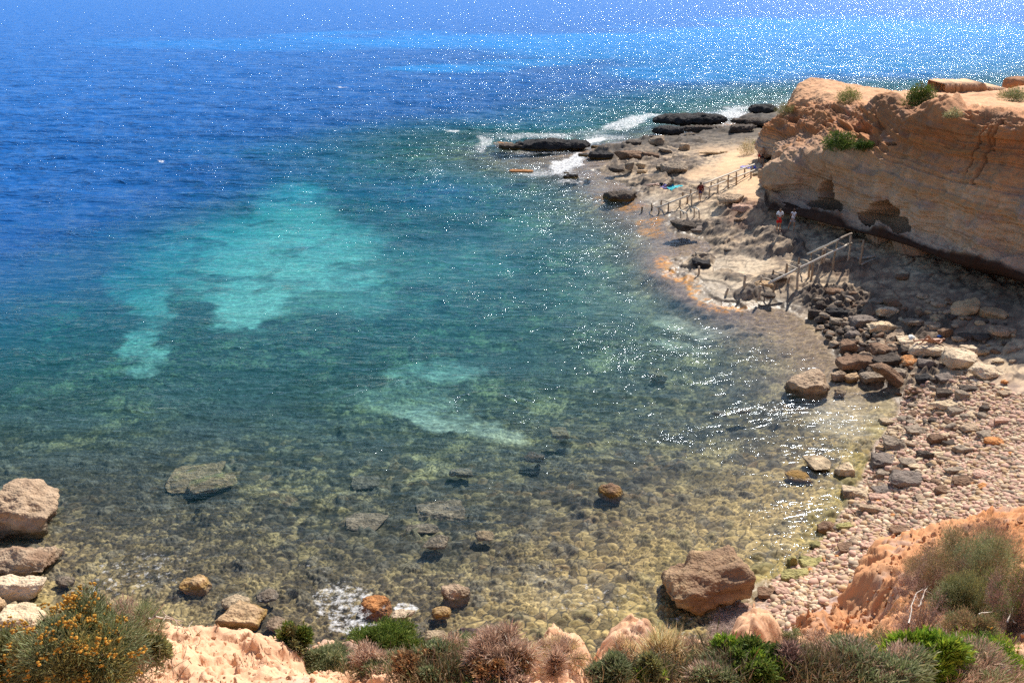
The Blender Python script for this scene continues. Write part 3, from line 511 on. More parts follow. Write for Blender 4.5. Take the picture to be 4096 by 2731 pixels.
gray = ss(.12, .4, fb3(hx * 1.3, hy * 1.3, hz0 * 1.3, 5, 413, .6)) * ss(.0, .3, rid2); ch = cmix(ch, (.40, .30, .25), gray * .6)
ch = cmix(ch, (.40, .22, .12), ss(.1, .02, g2[1] - g2[0]) * .35); ch = cmix(ch, (.30, .22, .15), ss(.2, .5, fb3(hx * .8 + 5, hy * .8, hz0 * .8, 4, 415)) * .25)
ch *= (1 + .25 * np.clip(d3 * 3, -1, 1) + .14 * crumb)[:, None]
hm = rock_material('sandy_hillside', bscale=9, bump=.6, var=.16, dist=.03)
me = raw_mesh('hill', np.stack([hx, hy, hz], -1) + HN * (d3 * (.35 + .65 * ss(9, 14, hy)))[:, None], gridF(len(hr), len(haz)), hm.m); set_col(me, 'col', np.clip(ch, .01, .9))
tag(link('hill', me), kind='structure')
hz = hz + HN[:, 2] * d3 * (.35 + .65 * ss(9, 14, hy)); HZ2 = hz.reshape(len(hr), len(haz))
def hill_z(x, y):
    a = math.atan2(x, max(y, 3.0)); j = (a - haz[0]) / (haz[1] - haz[0]); i = int(np.searchsorted(hr, y)) - 1
    i = min(max(i, 0), len(hr) - 2); j = min(max(j, 0), len(haz) - 2); return float(HZ2[i, int(j)])
def on_hill(px, py):                                  # first meeting of the line of sight with the hillside
    a, b, c = ray(px, py)
    y = 4.0; 
    while y < 33:
        t_ = y / b; z = CAM_H + c * t_
        if z <= hill_z(a * t_, y): return np.array([a * t_, y, z])
        y += .04
    return None

# crumbs of soil and grit on the bare earth, nobody could count them
def crumbs(n, box, rad, seed, col):
    r = np.random.RandomState(seed); V0, F0 = [], []; bm = bmesh.new(); bmesh.ops.create_icosphere(bm, subdivisions=1, radius=1.0); V0 = np.array([v.co[:] for v in bm.verts]); F0 = np.array([[v.index for v in f.verts] for f in bm.faces]); bm.free(); Vs, Fs, Cs, k = [], [], [], 0
    for i in range(n):
        q = on_hill(r.uniform(box[0], box[2]), r.uniform(box[1], box[3]))
        if q is None or q[1] > 30: continue
        s = rad * (q[1] / 8) ** .5 * (.3 + 1.2 * r.rand() ** 3); v = V0 * (1 + .35 * r.normal(size=(len(V0), 1))) * s * r.uniform(.6, 1.2, 3); Vs.append(v + q + [0, 0, s * .25]); Fs.append(F0 + k); k += len(V0); Cs.append(np.tile(np.array(col) * r.uniform(.65, 1.15), (len(V0), 1)))
    return np.concatenate(Vs), np.concatenate(Fs), np.concatenate(Cs)
cr_ = [crumbs(1100, (100, 605, 420, 682), .018, 1, (.62, .37, .22)), crumbs(1500, (790, 520, 1024, 640), .036, 2, (.55, .29, .15)), crumbs(500, (530, 640, 790, 682), .02, 3, (.62, .38, .23))]
off_ = np.cumsum([0] + [len(c[0]) for c in cr_]); me = raw_mesh('soil_grit', np.concatenate([c[0] for c in cr_]), np.concatenate([c[1] + o for c, o in zip(cr_, off_)]), hm.m, smooth=False); set_col(me, 'col', np.concatenate([c[2] for c in cr_])); tag(link('gravel', me), kind='stuff')
# ------------------------------------------------------------------ boulders and stones
def ico(n):
    bm = bmesh.new(); bmesh.ops.create_icosphere(bm, subdivisions=n, radius=1.0)
    V = np.array([v.co[:] for v in bm.verts]); F = np.array([[v.index for v in f.verts] for f in bm.faces]); bm.free(); return V, F
ICO = {n: ico(n) for n in (2, 3, 4, 5)}
stone_m = rock_material('stone', bscale=7, bump=1.0, var=.38, dist=.07, pits=True).m
karst_m = rock_material('pitted_dark_stone', bscale=5, bump=1.0, var=.4, dist=.12, pits=True).m
TONE = dict(pale=(.66, .50, .32), cream=(.74, .57, .39), tan=(.55, .37, .21), orange=(.64, .28, .10), grey=(.32, .25, .185), slate=(.22, .175, .145), brown=(.24, .145, .09), dark=(.10, .076, .060), black=(.040, .037, .038), pink=(.60, .38, .28), olive=(.38, .33, .13), buff=(.46, .33, .22), purple=(.17, .11, .11))
def unit_(a): return a / (np.linalg.norm(a, axis=-1, keepdims=True) + 1e-9)
def rock_shape(seed, L, W, H, sub=4, ang=0.75, rough=.11, karst=0):
    rs = np.random.RandomState(seed); V, F = ICO[sub]; n = 8 if ang > .5 else 18
    D = rs.normal(size=(n, 3)); D /= np.linalg.norm(D, axis=1)[:, None]
    D = np.concatenate([D, [[1, 0, 0], [-1, 0, 0], [0, 1, 0], [0, -1, 0], [0, 0, 1], [0, 0, -1]] + rs.normal(size=(6, 3)) * .16]); D /= np.linalg.norm(D, axis=1)[:, None]
    off = rs.uniform(.68, 1.0, len(D)); off[n:] = rs.uniform(.7, .85, 6)
    q = V @ D.T; r = np.where(q > .05, off[None] / np.maximum(q, .05), 9); k = 26 if ang > .5 else 10
    rr = -np.log(np.exp(-k * np.minimum(r, 3)).sum(1)) / k
    rr = rr * ang + (1 - ang) * .85
    P = V * rr[:, None]; s = seed * 3.7
    P -= P.mean(0); ext = (P.max(0) - P.min(0)) / 2; dim = np.array([L, W, H]) / 2; P = P / ext * dim; m = min(L, W, H) * .75 + max(L, W, H) * .12; Q = P / m
    nr = unit_(V / np.maximum(dim, .2 * dim.max())); nr[:, 2] *= 1.2
    d = rough * 1.5 * fb3(Q[:, 0] * 2 + s, Q[:, 1] * 2, Q[:, 2] * 2.6, 5, seed % 50, .62) - rough * .8 * np.abs(fb3(Q[:, 0] * 1.1 - s, Q[:, 1] * 1.1, Q[:, 2] * 1.6, 2, 20 + seed % 50))
    if karst: d = d + karst * 1.3 * fb3(Q[:, 0] * 1.8 + s, Q[:, 1] * 1.8, Q[:, 2] * 1.5, 5, 60 + seed % 50, .7, True)
    P = P + nr * (d * m)[:, None]; ext = (P.max(0) - P.min(0)) / 2
    return P / ext * dim, F
ROCKS = []
def rock(p, L, W, H, tone, seed, rz=0, ty=0, tx=0, sub=4, ang=.8, karst=0, patina=None, sink=.18, name='boulder', base_z=None, mat=None, rough=.12):
    V, F = rock_shape(seed, L, W, H, sub, ang, rough, karst)
    M = np.array(Matrix.Rotation(rz, 3, 'Z') @ Matrix.Rotation(ty, 3, 'Y') @ Matrix.Rotation(tx, 3, 'X')); V = V @ M.T
    hz = V[:, 2].max() - V[:, 2].min(); zc = p[2] + hz * (.5 - sink) if base_z is None else base_z
    c = np.tile(np.array(TONE[tone]), (len(V), 1)); nz = fb3(V[:, 0] * 1.6 / max(L, .4) * 2 + seed, V[:, 1] * 3.2 / max(L, .4), V[:, 2] * 3.2 / max(L, .4), 4, seed % 90, .6)
    c = c * (1 + .5 * nz[:, None]); c = cmix(c, np.array(TONE[tone]) * .45, ss(.12, .3, fb3(V[:, 0] * 6 / max(L, .4) + 3, V[:, 1] * 6 / max(L, .4), V[:, 2] * 9 / max(L, .4), 4, seed % 70 + 5, .65)) * .6)
    if patina: c = cmix(c, TONE[patina], ss(-.05, .3, nz + .25 * (seed % 3 - 1)) * .85)
    wz_ = V[:, 2] + zc; c = c * (1 - .45 * ss(.28, .02, wz_ + nz * .15) * (p[2] < .6))[:, None]
    c = cmix(c, (.40, .23, .04), ss(.22, .0, np.abs(wz_ - .02)) * .5 * (p[2] < .3) * (tone in ('black', 'dark', 'tan', 'brown')))
    me = raw_mesh(name, V, F, mat or (karst_m if karst or tone == 'black' else stone_m)); set_col(me, 'col', np.clip(c, .01, .9))
    o = link(name, me); o.location = (p[0], p[1], zc); ROCKS.append((o, V, p)); return o
def rock_px(cx, cy, w, h, tone, seed, flat=None, ground=None, **kw):     # size and place read off the photograph
    p = on_ground(cx, cy + h * .28) if ground is None else WZ(cx, cy + h * .28, ground)
    d = math.hypot(p[1], CAM_H - p[2]); L = w * d / FPX * 1.04; th = math.atan2(CAM_H - p[2], p[1]); hm = h * d / FPX
    W = L * kw.pop('depth', .8); H = max((hm - W * math.sin(th) * .75) / math.cos(th), L * .34)
    if flat: H = L * flat; W = max(min((hm - H * .8) / math.sin(th), L * 1.3), L * .5)
    if p[2] < -.02 and ground is None: H += min(-p[2], .6) * .8
    return rock(p, L, W, H, tone, seed, sub=5 if w > 18 else 4 if w > 5 else 3, **kw)
# -- things one can point at. (cx, cy, w, h in a crop of the photograph) -> pixels
def conv(ox, oy, k): return lambda x, y, w, h: (ox + x * k, oy + y * k, w * k, h * k)
A_ = conv(774, 250, .1116); B_ = conv(774, 400, .1116); C_ = conv(475, 87.5, .12755); D_ = conv(625, 512.5, .16964); E_ = conv(250, 512.5, .1807); F_ = conv(0, 450, .14847); G_ = conv(575, 325, .12755); H_ = conv(250, 350, .1382); J_ = conv(712.5, 207.5, .0744); I_ = lambda *a: a
N_ = 'boulder'; S_ = 'stone'; O_ = 'rock_outcrop'
NOTABLE = [
 # big boulder and the rocks at the water's edge
 (D_(460, 385, 480, 340), 'tan', 'large pitted tan boulder with a split front face, half in the shallows by the shingle', dict(seed=11, depth=.75, sink=.12, patina='brown', rough=.22, ang=.9, rz=.2, ty=-.18)),
 (A_(300, 1215, 410, 250), 'buff', 'large wet tan block with a dark seaward-facing end, standing in the calm shallows', dict(seed=12, patina='brown', ang=.92, rz=.3, sink=.1, rough=.17)),
 (G_(650, 425, 150, 75), 'tan', 'lone flat-topped tan rock poking out of the open water of the cove', dict(seed=13, sink=.15)),
 (G_(275, 1335, 190, 140), 'brown', 'round wet brown boulder standing alone in clear water over cobbles', dict(seed=14, ang=.5, sink=.1, rough=.1)),
 (F_(150, 440, 440, 410), 'buff', 'biggest weathered boulder at the cove edge, reddish ridge across its top', dict(seed=15, patina='brown', depth=.9, sink=.1, rough=.2, ty=.25)),
 (F_(160, 740, 400, 215), 'buff', 'brownish pitted boulder between the big ridged one and the white flat slab', dict(seed=16, patina='brown', sink=.15, rough=.2)),
 (F_(120, 915, 360, 160), 'cream', 'smooth whitish flat slab boulder lying at the waterline', dict(seed=17, flat=.34, sink=.1, ang=.9)),
 (F_(-10, 1040, 130, 150), 'tan', 'small orange-tan boulder wedged under the white slab', dict(seed=18)),
 (F_(150, 1110, 280, 140), 'pale', 'rounded pale boulder just behind the yellow-flowered bush', dict(seed=19, ang=.55)),
 (F_(60, 1190, 150, 90), 'purple', 'small purplish stone at the foot of the rounded pale boulder', dict(seed=20, name=S_)),
 (E_(690, 530, 165, 90), 'orange', 'orange-brown pitted rock ringed by white foam in the shallows', dict(seed=21, rough=.14, ang=.6)),
 (E_(1140, 465, 150, 120), 'buff', 'round speckled boulder with sparkling wet top near the foam-ringed rock', dict(seed=22, ang=.5)),
 (E_(1060, 545, 100, 85), 'tan', 'smooth yellowish boulder just awash below the round speckled one', dict(seed=23, ang=.5, ground=-.15)),
 (E_(1210, 650, 120, 80), 'purple', 'dark purple stone just under the water near the bank', dict(seed=24, ground=-.15, name=S_)),
 (E_(840, 545, 120, 70), 'cream', 'flat white slab of stone awash beside the foam-ringed orange rock', dict(seed=25, flat=.18, ground=.0)),
 (E_(1025, 662, 110, 60), 'pale', 'pale flat stone awash behind the green bush', dict(seed=26, flat=.2, ground=0.0, name=S_)),
 (F_(1320, 915, 190, 100), 'tan', 'pointed tan rock with a dark shaded side, alone in clear shallow water', dict(seed=27)),
 (F_(1590, 1020, 180, 85), 'pale', 'smooth pale oval boulder awash near the sandy mound', dict(seed=28, ang=.45, ground=-.1)),
 (F_(1640, 1115, 290, 110), 'tan', 'long tan ridged boulder under water just off the sandy mound', dict(seed=29, ground=-.15)),
 (F_(1800, 975, 140, 75), 'grey', 'grey-white round stone awash next to the smooth oval boulder', dict(seed=30, ang=.5, ground=-.15)),
 (F_(1870, 1165, 150, 80), 'buff', 'tan rounded boulder awash beside the small bright shrub', dict(seed=31, ang=.5, ground=-.12)),
 (F_(445, 870, 120, 90), 'grey', 'pale pitted stone under water off the white flat slab', dict(seed=32, ang=.5, ground=-.15)),
 # submerged slabs
 (F_(1290, 130, 330, 240), 'tan', 'great brown weedy slab under water, largest in the cove', dict(seed=33, flat=.13, ground=-.95, rough=.15, patina='olive')),
 (F_(1430, 190, 300, 150), 'tan', 'narrow brown slab under water alongside the great weedy one', dict(seed=34, flat=.16, ground=-.75, rz=.5, rough=.14, patina='olive')),
 (H_(830, 930, 200, 130), 'grey', 'grey slab on the sea floor, north of two wider slabs', dict(seed=35, flat=.18, ground=-1.05)),
 (H_(820, 1215, 290, 180), 'buff', 'wide pale grey slab lying on the dark cobble sea floor', dict(seed=36, flat=.16, ground=-.95)),
 (H_(1390, 1110, 340, 200), 'buff', 'broad irregular grey slab under water in mid cove', dict(seed=37, flat=.14, ground=-.95, rough=.2)),
 (H_(1240, 1270, 240, 110), 'buff', 'grey slab under water touching the broad irregular one', dict(seed=38, flat=.16, ground=-.85)),
 (H_(1530, 870, 180, 90), 'buff', 'tan slab under water with a dark shadow along its front', dict(seed=39, flat=.25, ground=-.8)),
 (H_(2240, 595, 150, 80), 'tan', 'orange-tan block just under the surface in mid cove', dict(seed=40, ground=-.5)),
 (H_(1350, 1390, 170, 70), 'buff', 'speckled tan block under water beside dark cobbles', dict(seed=41, ground=-.4)),
 (H_(1700, 1340, 130, 60), 'tan', 'small reddish block under water among dark cobbles', dict(seed=42, ground=-.4)),
 (H_(2060, 770, 150, 60), 'brown', 'dark brown boulder under water with bluish shadow', dict(seed=43, ground=-.6)),
 (G_(1300, 665, 140, 60), 'buff', 'tan slab just under water off the big wet block', dict(seed=44, flat=.3, ground=-.25)),
 (G_(1130, 690, 110, 50), 'buff', 'smaller tan slab just under water beside its twin', dict(seed=45, flat=.3, ground=-.3)),
 (G_(1900, 1040, 190, 150), 'pale', 'pale wet flagstone glittering at the edge of the cove', dict(seed=46, flat=.2, ground=.0)),
 (G_(1740, 1150, 190, 120), 'brown', 'purplish brown flagstone awash beside the glittering pale one', dict(seed=47, flat=.2, ground=-.1)),
 # reef and dark shelf rocks
 (C_(600, 448, 560, 100), 'black', 'long black reef ridge standing clear of the shore in white water', dict(seed=50, karst=.3, ground=-.05, flat=.17, sink=.25, ang=.6, name=O_)),
 (C_(330, 470, 280, 50), 'dark', 'low dark step at the seaward end of the black reef', dict(seed=51, karst=.2, ground=-.15, flat=.2, name=O_)),
 (C_(235, 442, 190, 60), 'orange', 'yellow-brown weedy ledge at the tip of the black reef', dict(seed=52, karst=.1, ground=-.25, flat=.14, name=O_)),
 (C_(1690, 262, 560, 70), 'black', 'long black outcrop of the far point, surf breaking behind it', dict(seed=53, ground=.2, karst=.36, flat=.17, ang=.4, name=O_)),
 (C_(1520, 335, 240, 90), 'black', 'black rounded outcrop in front of the long far one', dict(seed=54, ground=.25, karst=.3, flat=.30, ang=.5, name=O_)),
 (C_(1800, 325, 320, 70), 'dark', 'dark rough outcrop beside the rounded one on the far point', dict(seed=55, ground=.25, karst=.32, flat=.18, ang=.6, name=O_)),
 (C_(2250, 175, 230, 95), 'black', 'black dome-shaped rock at the foot of the headland, sea behind', dict(seed=56, karst=.2, flat=.38, ang=.5, name=O_)),
 (C_(2200, 265, 360, 70), 'dark', 'dark ridge linking the dome-shaped rock to the point', dict(seed=57, karst=.3, flat=.16, ang=.6, name=O_)),
 (C_(2080, 335, 200, 40), 'dark', 'low dark rock in the pale pool behind the point', dict(seed=58, karst=.2, name=O_)),
 (C_(1420, 420, 120, 85), 'grey', 'smooth upright grey boulder on the dark shelf near the surf', dict(seed=59, ang=.7, patina='buff')),
 (C_(1640, 470, 80, 80), 'buff', 'squat tan boulder on the shelf inland of the upright grey one', dict(seed=60)),
 (C_(1490, 490, 110, 50), 'grey', 'tilted grey slab leaning below the upright boulder', dict(seed=61, ty=.3)),
 (C_(1220, 530, 210, 80), 'brown', 'brown blocky outcrop above a dark hollow at the shelf edge', dict(seed=62, karst=.12, name=O_)),
 (C_(1380, 530, 130, 70), 'brown', 'lumpy brown outcrop just inland of the blocky one', dict(seed=63, karst=.15, name=O_)),
 (C_(1265, 620, 125, 85), 'pale', 'faceted yellowish boulder, bright against the dark shelf edge', dict(seed=64, ang=.95)),
 (C_(1205, 615, 70, 70), 'grey', 'grey boulder touching the faceted yellowish one', dict(seed=65)),
 (C_(1310, 655, 80, 35), 'tan', 'small tan stone at the foot of the faceted boulder', dict(seed=66, name=S_)),
 (C_(1110, 640, 125, 55), 'dark', 'dark pitted rock at the seaward edge of the shelf, below the hollow', dict(seed=67, karst=.2)),
 (C_(980, 540, 180, 50), 'black', 'black low rock in the channel behind the reef', dict(seed=68, karst=.2)),
 (C_(850, 535, 80, 30), 'black', 'small black rock off the end of the channel rock', dict(seed=69, karst=.2)),
 (C_(1030, 462, 75, 26), 'black', 'small rounded black rock between reef and shelf', dict(seed=70)),
 (C_(940, 465, 60, 22), 'dark', 'tiny dark rock next to the inner end of the reef', dict(seed=71)),
 (C_(885, 440, 40, 30), 'dark', 'stubby dark rock touching the inner end of the reef', dict(seed=72)),
 (C_(755, 725, 140, 75), 'black', 'jagged black rock in swash, seaward of the shelf', dict(seed=73, karst=.3)),
 (C_(715, 685, 50, 26), 'black', 'small black fragment beside the jagged swash rock', dict(seed=74, karst=.2)),
 (C_(880, 745, 50, 12), 'brown', 'low brown rock barely out of water by the swash rock', dict(seed=75)),
 (C_(370, 652, 180, 20), 'orange', 'flat orange-brown reef awash in foam in front of the black reef', dict(seed=76, flat=.1, ground=-.05)),
 (C_(1135, 872, 245, 95), 'dark', 'isolated dark rock with orange weed round its foot, by the shelf', dict(seed=77, karst=.18)),
 (C_(1220, 845, 90, 60), 'grey', 'grey rock leaning on the isolated dark one', dict(seed=78)),
 (C_(1240, 435, 120, 40), 'dark', 'dark wedge of rock jutting seaward under the upright boulder', dict(seed=79, karst=.2)),
 (C_(1380, 385, 70, 30), 'dark', 'dark stone behind the upright grey boulder', dict(seed=80, name=S_)),
 (C_(1560, 635, 210, 60), 'grey', 'long grey hump in the middle of the shelf', dict(seed=81, karst=.12, name=O_)),
 (C_(1470, 620, 110, 55), 'grey', 'grey hump seaward of the long one on the shelf', dict(seed=82, karst=.12, name=O_)),
 (C_(1640, 1085, 190, 70), 'dark', 'dark grey rock group on the tan shelf below the post frames', dict(seed=83, karst=.12)),
 (C_(1730, 1110, 110, 60), 'slate', 'slate-coloured rock beside the dark group on the tan shelf', dict(seed=84)),
 (C_(1775, 1375, 150, 95), 'black', 'dark square boulder in a shallow pool on the ledge', dict(seed=85, ang=.9)),
 (C_(1770, 1300, 90, 40), 'grey', 'flat grey rock behind the dark square boulder', dict(seed=86)),
 (C_(1990, 1280, 80, 60), 'dark', 'dark rock beside a white stone on the ledge', dict(seed=87)),
 (C_(2050, 1260, 40, 22), 'cream', 'small white stone on the ledge beside the dark rock', dict(seed=88, name=S_)),
 (C_(1990, 870, 200, 90), 'buff', 'brown rounded outcrop under the rock wall by the upper slipway', dict(seed=89, karst=.08, name=O_)),
 (C_(2090, 940, 160, 70), 'pink', 'pinkish outcrop at the foot of the sandy bank', dict(seed=90, karst=.1, name=O_)),
 (C_(1960, 1070, 160, 70), 'dark', 'dark broken outcrop seaward of the two people in white', dict(seed=91, karst=.15, name=O_)),
 (C_(2080, 1040, 100, 60), 'brown', 'brown outcrop nearest the two people in white', dict(seed=92, karst=.15, name=O_)),
 (J_(1060, 590, 250, 90), 'brown', 'dark brown ledge block behind the lower slipway', dict(seed=93, karst=.14, name=O_)),
 (J_(700, 1020, 260, 130), 'tan', 'yellow-brown rounded rock under the low end of the lower slipway', dict(seed=94, ang=.6)),
 (J_(890, 940, 200, 90), 'dark', 'dark rock behind the low rail end of the lower slipway', dict(seed=95)),
 (J_(560, 1120, 240, 90), 'dark', 'dark cluster rock beside the short posts near the water', dict(seed=96, karst=.15)),
 (J_(750, 1170, 180, 90), 'dark', 'dark rock between the short posts near the water', dict(seed=97, karst=.15)),
 (C_(1840, 510, 190, 22), 'tan', 'thin tan slab lying on the sandy path', dict(seed=98, flat=.12)),
 (C_(1950, 500, 60, 20), 'tan', 'short tan slab beside the thin one on the sandy path', dict(seed=99, flat=.2)),
 (C_(2210, 672, 60, 32), 'pale', 'pale stone under the upper end of the upper slipway', dict(seed=100, name=S_)),
 # boulder pile
 (A_(1010, 555, 225, 105), 'cream', 'pale flat boulder topmost in the pile, at the shadow edge', dict(seed=110, flat=.42, ang=.9, ty=.12)),
 (A_(960, 700, 290, 130), 'pale', 'pale striped boulder just below the topmost pale one', dict(seed=111, flat=.42, ang=.85, ty=.15)),
 (A_(1210, 800, 210, 130), 'cream', 'cream slab with a white hat on it, by the sunbather feet', dict(seed=112, flat=.3, ang=.9)),
 (A_(1410, 880, 400, 140), 'cream', 'long cream slab carrying the lying sunbather', dict(seed=113, flat=.26, ang=.85)),
 (A_(1640, 950, 280, 210), 'cream', 'bulky cream boulder with rounded front next to the sunbather slab', dict(seed=114, ang=.6, depth=1.0)),
 (A_(1890, 1060, 270, 185), 'cream', 'cream wedge boulder closest to the shingle, casting a purple shadow', dict(seed=115, flat=.36, ang=.8, ty=.1)),
 (A_(1750, 880, 150, 100), 'cream', 'pale boulder behind the bulky cream one', dict(seed=116)),
 (A_(570, 550, 235, 100), 'black', 'black oblong block like a bench at the seaward side of the pile', dict(seed=117, ang=1.0, depth=.5)),
 (A_(785, 630, 240, 100), 'slate', 'dark flat block touching the striped pale boulder', dict(seed=118, ang=.95)),
 (A_(410, 490, 100, 100), 'dark', 'dark rock topping the seaward corner of the pile', dict(seed=119)),
 (A_(365, 575, 140, 130), 'dark', 'dark pointed rock below the seaward corner one', dict(seed=120)),
 (A_(1060, 470, 155, 115), 'brown', 'brown upright slab at the shadow edge above the pale ones', dict(seed=121, ang=.95)),
 (A_(915, 460, 155, 60), 'grey', 'grey stone seaward of the brown upright slab', dict(seed=122)),
 (A_(840, 520, 110, 90), 'grey', 'holed grey stone beside the topmost pale boulder', dict(seed=123)),
 (A_(1160, 522, 95, 60), 'brown', 'brown round stone at the shadow edge beside the topmost pale boulder', dict(seed=124, ang=.5)),
 (A_(1150, 612, 90, 60), 'pale', 'small yellow stone between the two upper pale boulders', dict(seed=125, name=S_)),
 (A_(1240, 635, 170, 85), 'grey', 'grey stone above the slab with the hat', dict(seed=126)),
 (A_(1430, 675, 165, 70), 'buff', 'tan-grey flat stone above the sunbather', dict(seed=127)),
 (A_(1535, 725, 125, 105), 'brown', 'brown block by the sunbather head, at the shadow edge', dict(seed=128)),
 (A_(1650, 790, 100, 70), 'buff', 'tan stone behind the end of the sunbather slab', dict(seed=129)),
 (A_(725, 985, 330, 180), 'brown', 'largest dark brown slab of the pile, at the water edge', dict(seed=130, ang=.9, depth=.7, ty=-.15)),
 (A_(980, 885, 265, 120), 'brown', 'rough brown boulder behind the largest dark brown slab', dict(seed=131, rough=.12, ty=-.15)),
 (A_(990, 985, 240, 130), 'dark', 'dark brown tilted slab beside the largest one', dict(seed=132, ty=-.25)),
 (A_(660, 855, 150, 140), 'brown', 'brown-grey upright boulder at the seaward edge, above the largest slab', dict(seed=133)),
 (A_(800, 860, 170, 100), 'grey', 'smooth grey slab behind the largest dark brown one', dict(seed=134, flat=.35)),
 (A_(1170, 895, 120, 105), 'dark', 'dark stone seaward of the sunbather slab', dict(seed=135)),
 (A_(1210, 992, 160, 120), 'orange', 'squared ochre block in front of the sunbather slab', dict(seed=136, patina='tan')),
 (A_(1350, 1005, 145, 120), 'slate', 'grey angular block beside the squared ochre one', dict(seed=137)),
 (A_(1010, 1125, 300, 150), 'brown', 'long dark slab slanting down to the calm pool', dict(seed=138, ty=.5, depth=.5)),
 (A_(1110, 1095, 140, 100), 'grey', 'grey rounded block behind the slanting slab', dict(seed=139)),
 (A_(850, 1130, 190, 140), 'grey', 'grey block with pale front at the calm pool edge', dict(seed=140, ang=.95)),
 (A_(690, 1140, 115, 115), 'tan', 'tan square stone at the calm pool edge', dict(seed=141, ang=.95)),
 (A_(570, 1130, 125, 125), 'buff', 'tan block between the big wet block and the square stone', dict(seed=142, ang=.95)),
 (A_(1330, 1150, 150, 120), 'black', 'black boulder on the shingle in front of the ochre block', dict(seed=143)),
 (A_(1435, 1165, 85, 85), 'dark', 'dark stone leaning on the black boulder', dict(seed=144)),
 (A_(1520, 1140, 155, 105), 'slate', 'flat-topped dark block on the shingle below the bulky cream boulder', dict(seed=145, ang=1.0)),
 (A_(1278, 1245, 130, 68), 'brown', 'brown oval stone below the slanting slab', dict(seed=146, ang=.5)),
 (A_(1740, 1232, 150, 90), 'dark', 'dark flat stone on the shingle below the cream wedge boulder', dict(seed=147)),
 (A_(1530, 1272, 175, 115), 'dark', 'dark rough boulder on the shingle, above a pale flat one', dict(seed=148)),
 (A_(1675, 1290, 125, 105), 'grey', 'grey holed stone beside the dark rough boulder', dict(seed=149)),
 (A_(1550, 1380, 280, 80), 'pale', 'long pale flat stone with dark end on the upper shingle', dict(seed=150, flat=.22, patina='grey')),
 (A_(1620, 1430, 150, 75), 'grey', 'grey oval stone below the long pale one', dict(seed=151)),
 (A_(1880, 1420, 95, 90), 'dark', 'small dark cube of rock on the upper shingle', dict(seed=152, ang=1.0)),
 (A_(2055, 1275, 110, 75), 'buff', 'tan-grey stone alone on the open shingle', dict(seed=153)),
 (A_(1240, 1390, 75, 62), 'grey', 'round grey-green stone by the weedy pool corner', dict(seed=154, ang=.5, name=S_)),
 (A_(1915, 1180, 75, 45), 'grey', 'small grey stone in front of the cream wedge boulder', dict(seed=155, name=S_)),
 (A_(2055, 1180, 65, 60), 'orange', 'small orange stone in front of the cream wedge boulder', dict(seed=156, name=S_)),
 (A_(2010, 985, 90, 45), 'pale', 'pale stone at the shadow edge above the open shingle', dict(seed=157, name=S_)),
 (A_(1850, 905, 130, 70), 'tan', 'tan stone half in shade behind the cream wedge boulder', dict(seed=158)),
 (A_(580, 1290, 95, 60), 'buff', 'tan wet stone in the pool beside the big wet block', dict(seed=159, name=S_)),
 (A_(1005, 1525, 130, 70), 'pale', 'pale wet stone at the waterline of the pool', dict(seed=160, name=S_)),
 (A_(310, 425, 110, 70), 'grey', 'rounded grey stone seaward of the pile on the ledge', dict(seed=161)),
 (A_(540, 365, 170, 70), 'brown', 'brown low outcrop at the shadow edge above the pile', dict(seed=162)),
 (A_(690, 390, 90, 65), 'brown', 'brown round stone at the shadow edge above the holed grey one', dict(seed=163)),
 (A_(790, 385, 120, 55), 'grey', 'grey flat stone at the shadow edge above the holed grey one', dict(seed=164)),
 (A_(550, 640, 115, 95), 'grey', 'grey rock under the black oblong block', dict(seed=165)),
 (A_(635, 660, 90, 80), 'grey', 'grey rock between the oblong block and the flat dark one', dict(seed=166)),
 (A_(440, 690, 130, 60), 'buff', 'wet tan flat stone seaward of the black oblong block', dict(seed=167)),
 (A_(700, 750, 120, 90), 'slate', 'slate stone in the hollow below the dark flat block', dict(seed=168)),
 (A_(1080, 760, 160, 80), 'buff', 'leaning tan slab below the striped pale boulder', dict(seed=169, ty=-.35)),
 (A_(890, 815, 120, 60), 'grey', 'grey stone in the hollow between striped boulder and rough brown one', dict(seed=170)),
 (A_(545, 830, 120, 75), 'buff', 'pale wet slab at the waterline beside the upright brown-grey boulder', dict(seed=171)),
 # in the shade of the cliff
 (A_(1700, 530, 270, 160), 'tan', 'big tan boulder in the cliff shade, standing on edge', dict(seed=172, ty=-.4)),
 (A_(1970, 560, 240, 100), 'tan', 'long tan boulder in the cliff shade, curved like a trough', dict(seed=173)),
 (A_(2030, 710, 215, 115), 'buff', 'squarish tan boulder lowest in the cliff shade', dict(seed=174, ang=.6)),
 (A_(1475, 482, 125, 45), 'buff', 'small flat stone in the cliff shade, middle of a row of three', dict(seed=175)),
 (A_(1330, 410, 115, 40), 'buff', 'flat stone in the cliff shade, highest of a row of three', dict(seed=176)),
 (A_(1420, 452, 150, 32), 'buff', 'thin flat stone in the cliff shade, lowest of a row of three', dict(seed=177, flat=.2)),
 (A_(1480, 612, 150, 60), 'tan', 'tan wedge in the cliff shade above the sunbather', dict(seed=178)),
 (A_(1590, 590, 100, 60), 'dark', 'dark stone in the cliff shade beside the edgewise tan boulder', dict(seed=179)),
 (A_(1720, 765, 130, 60), 'dark', 'dark stone in the cliff shade behind the sunbather slab', dict(seed=180)),
 (A_(1850, 770, 150, 80), 'dark', 'dark stone in the cliff shade below the edgewise tan boulder', dict(seed=181)),
 (A_(2150, 870, 170, 65), 'buff', 'low tan slab in the cliff shade near the open shingle', dict(seed=182)),
 (A_(1150, 240, 140, 50), 'brown', 'brown block in deep shade below the fallen poles', dict(seed=183)),
 # lower beach
 (B_(1085, 385, 215, 165), 'grey', 'big grey boulder with pale face at the waterline of the shingle', dict(seed=190)),
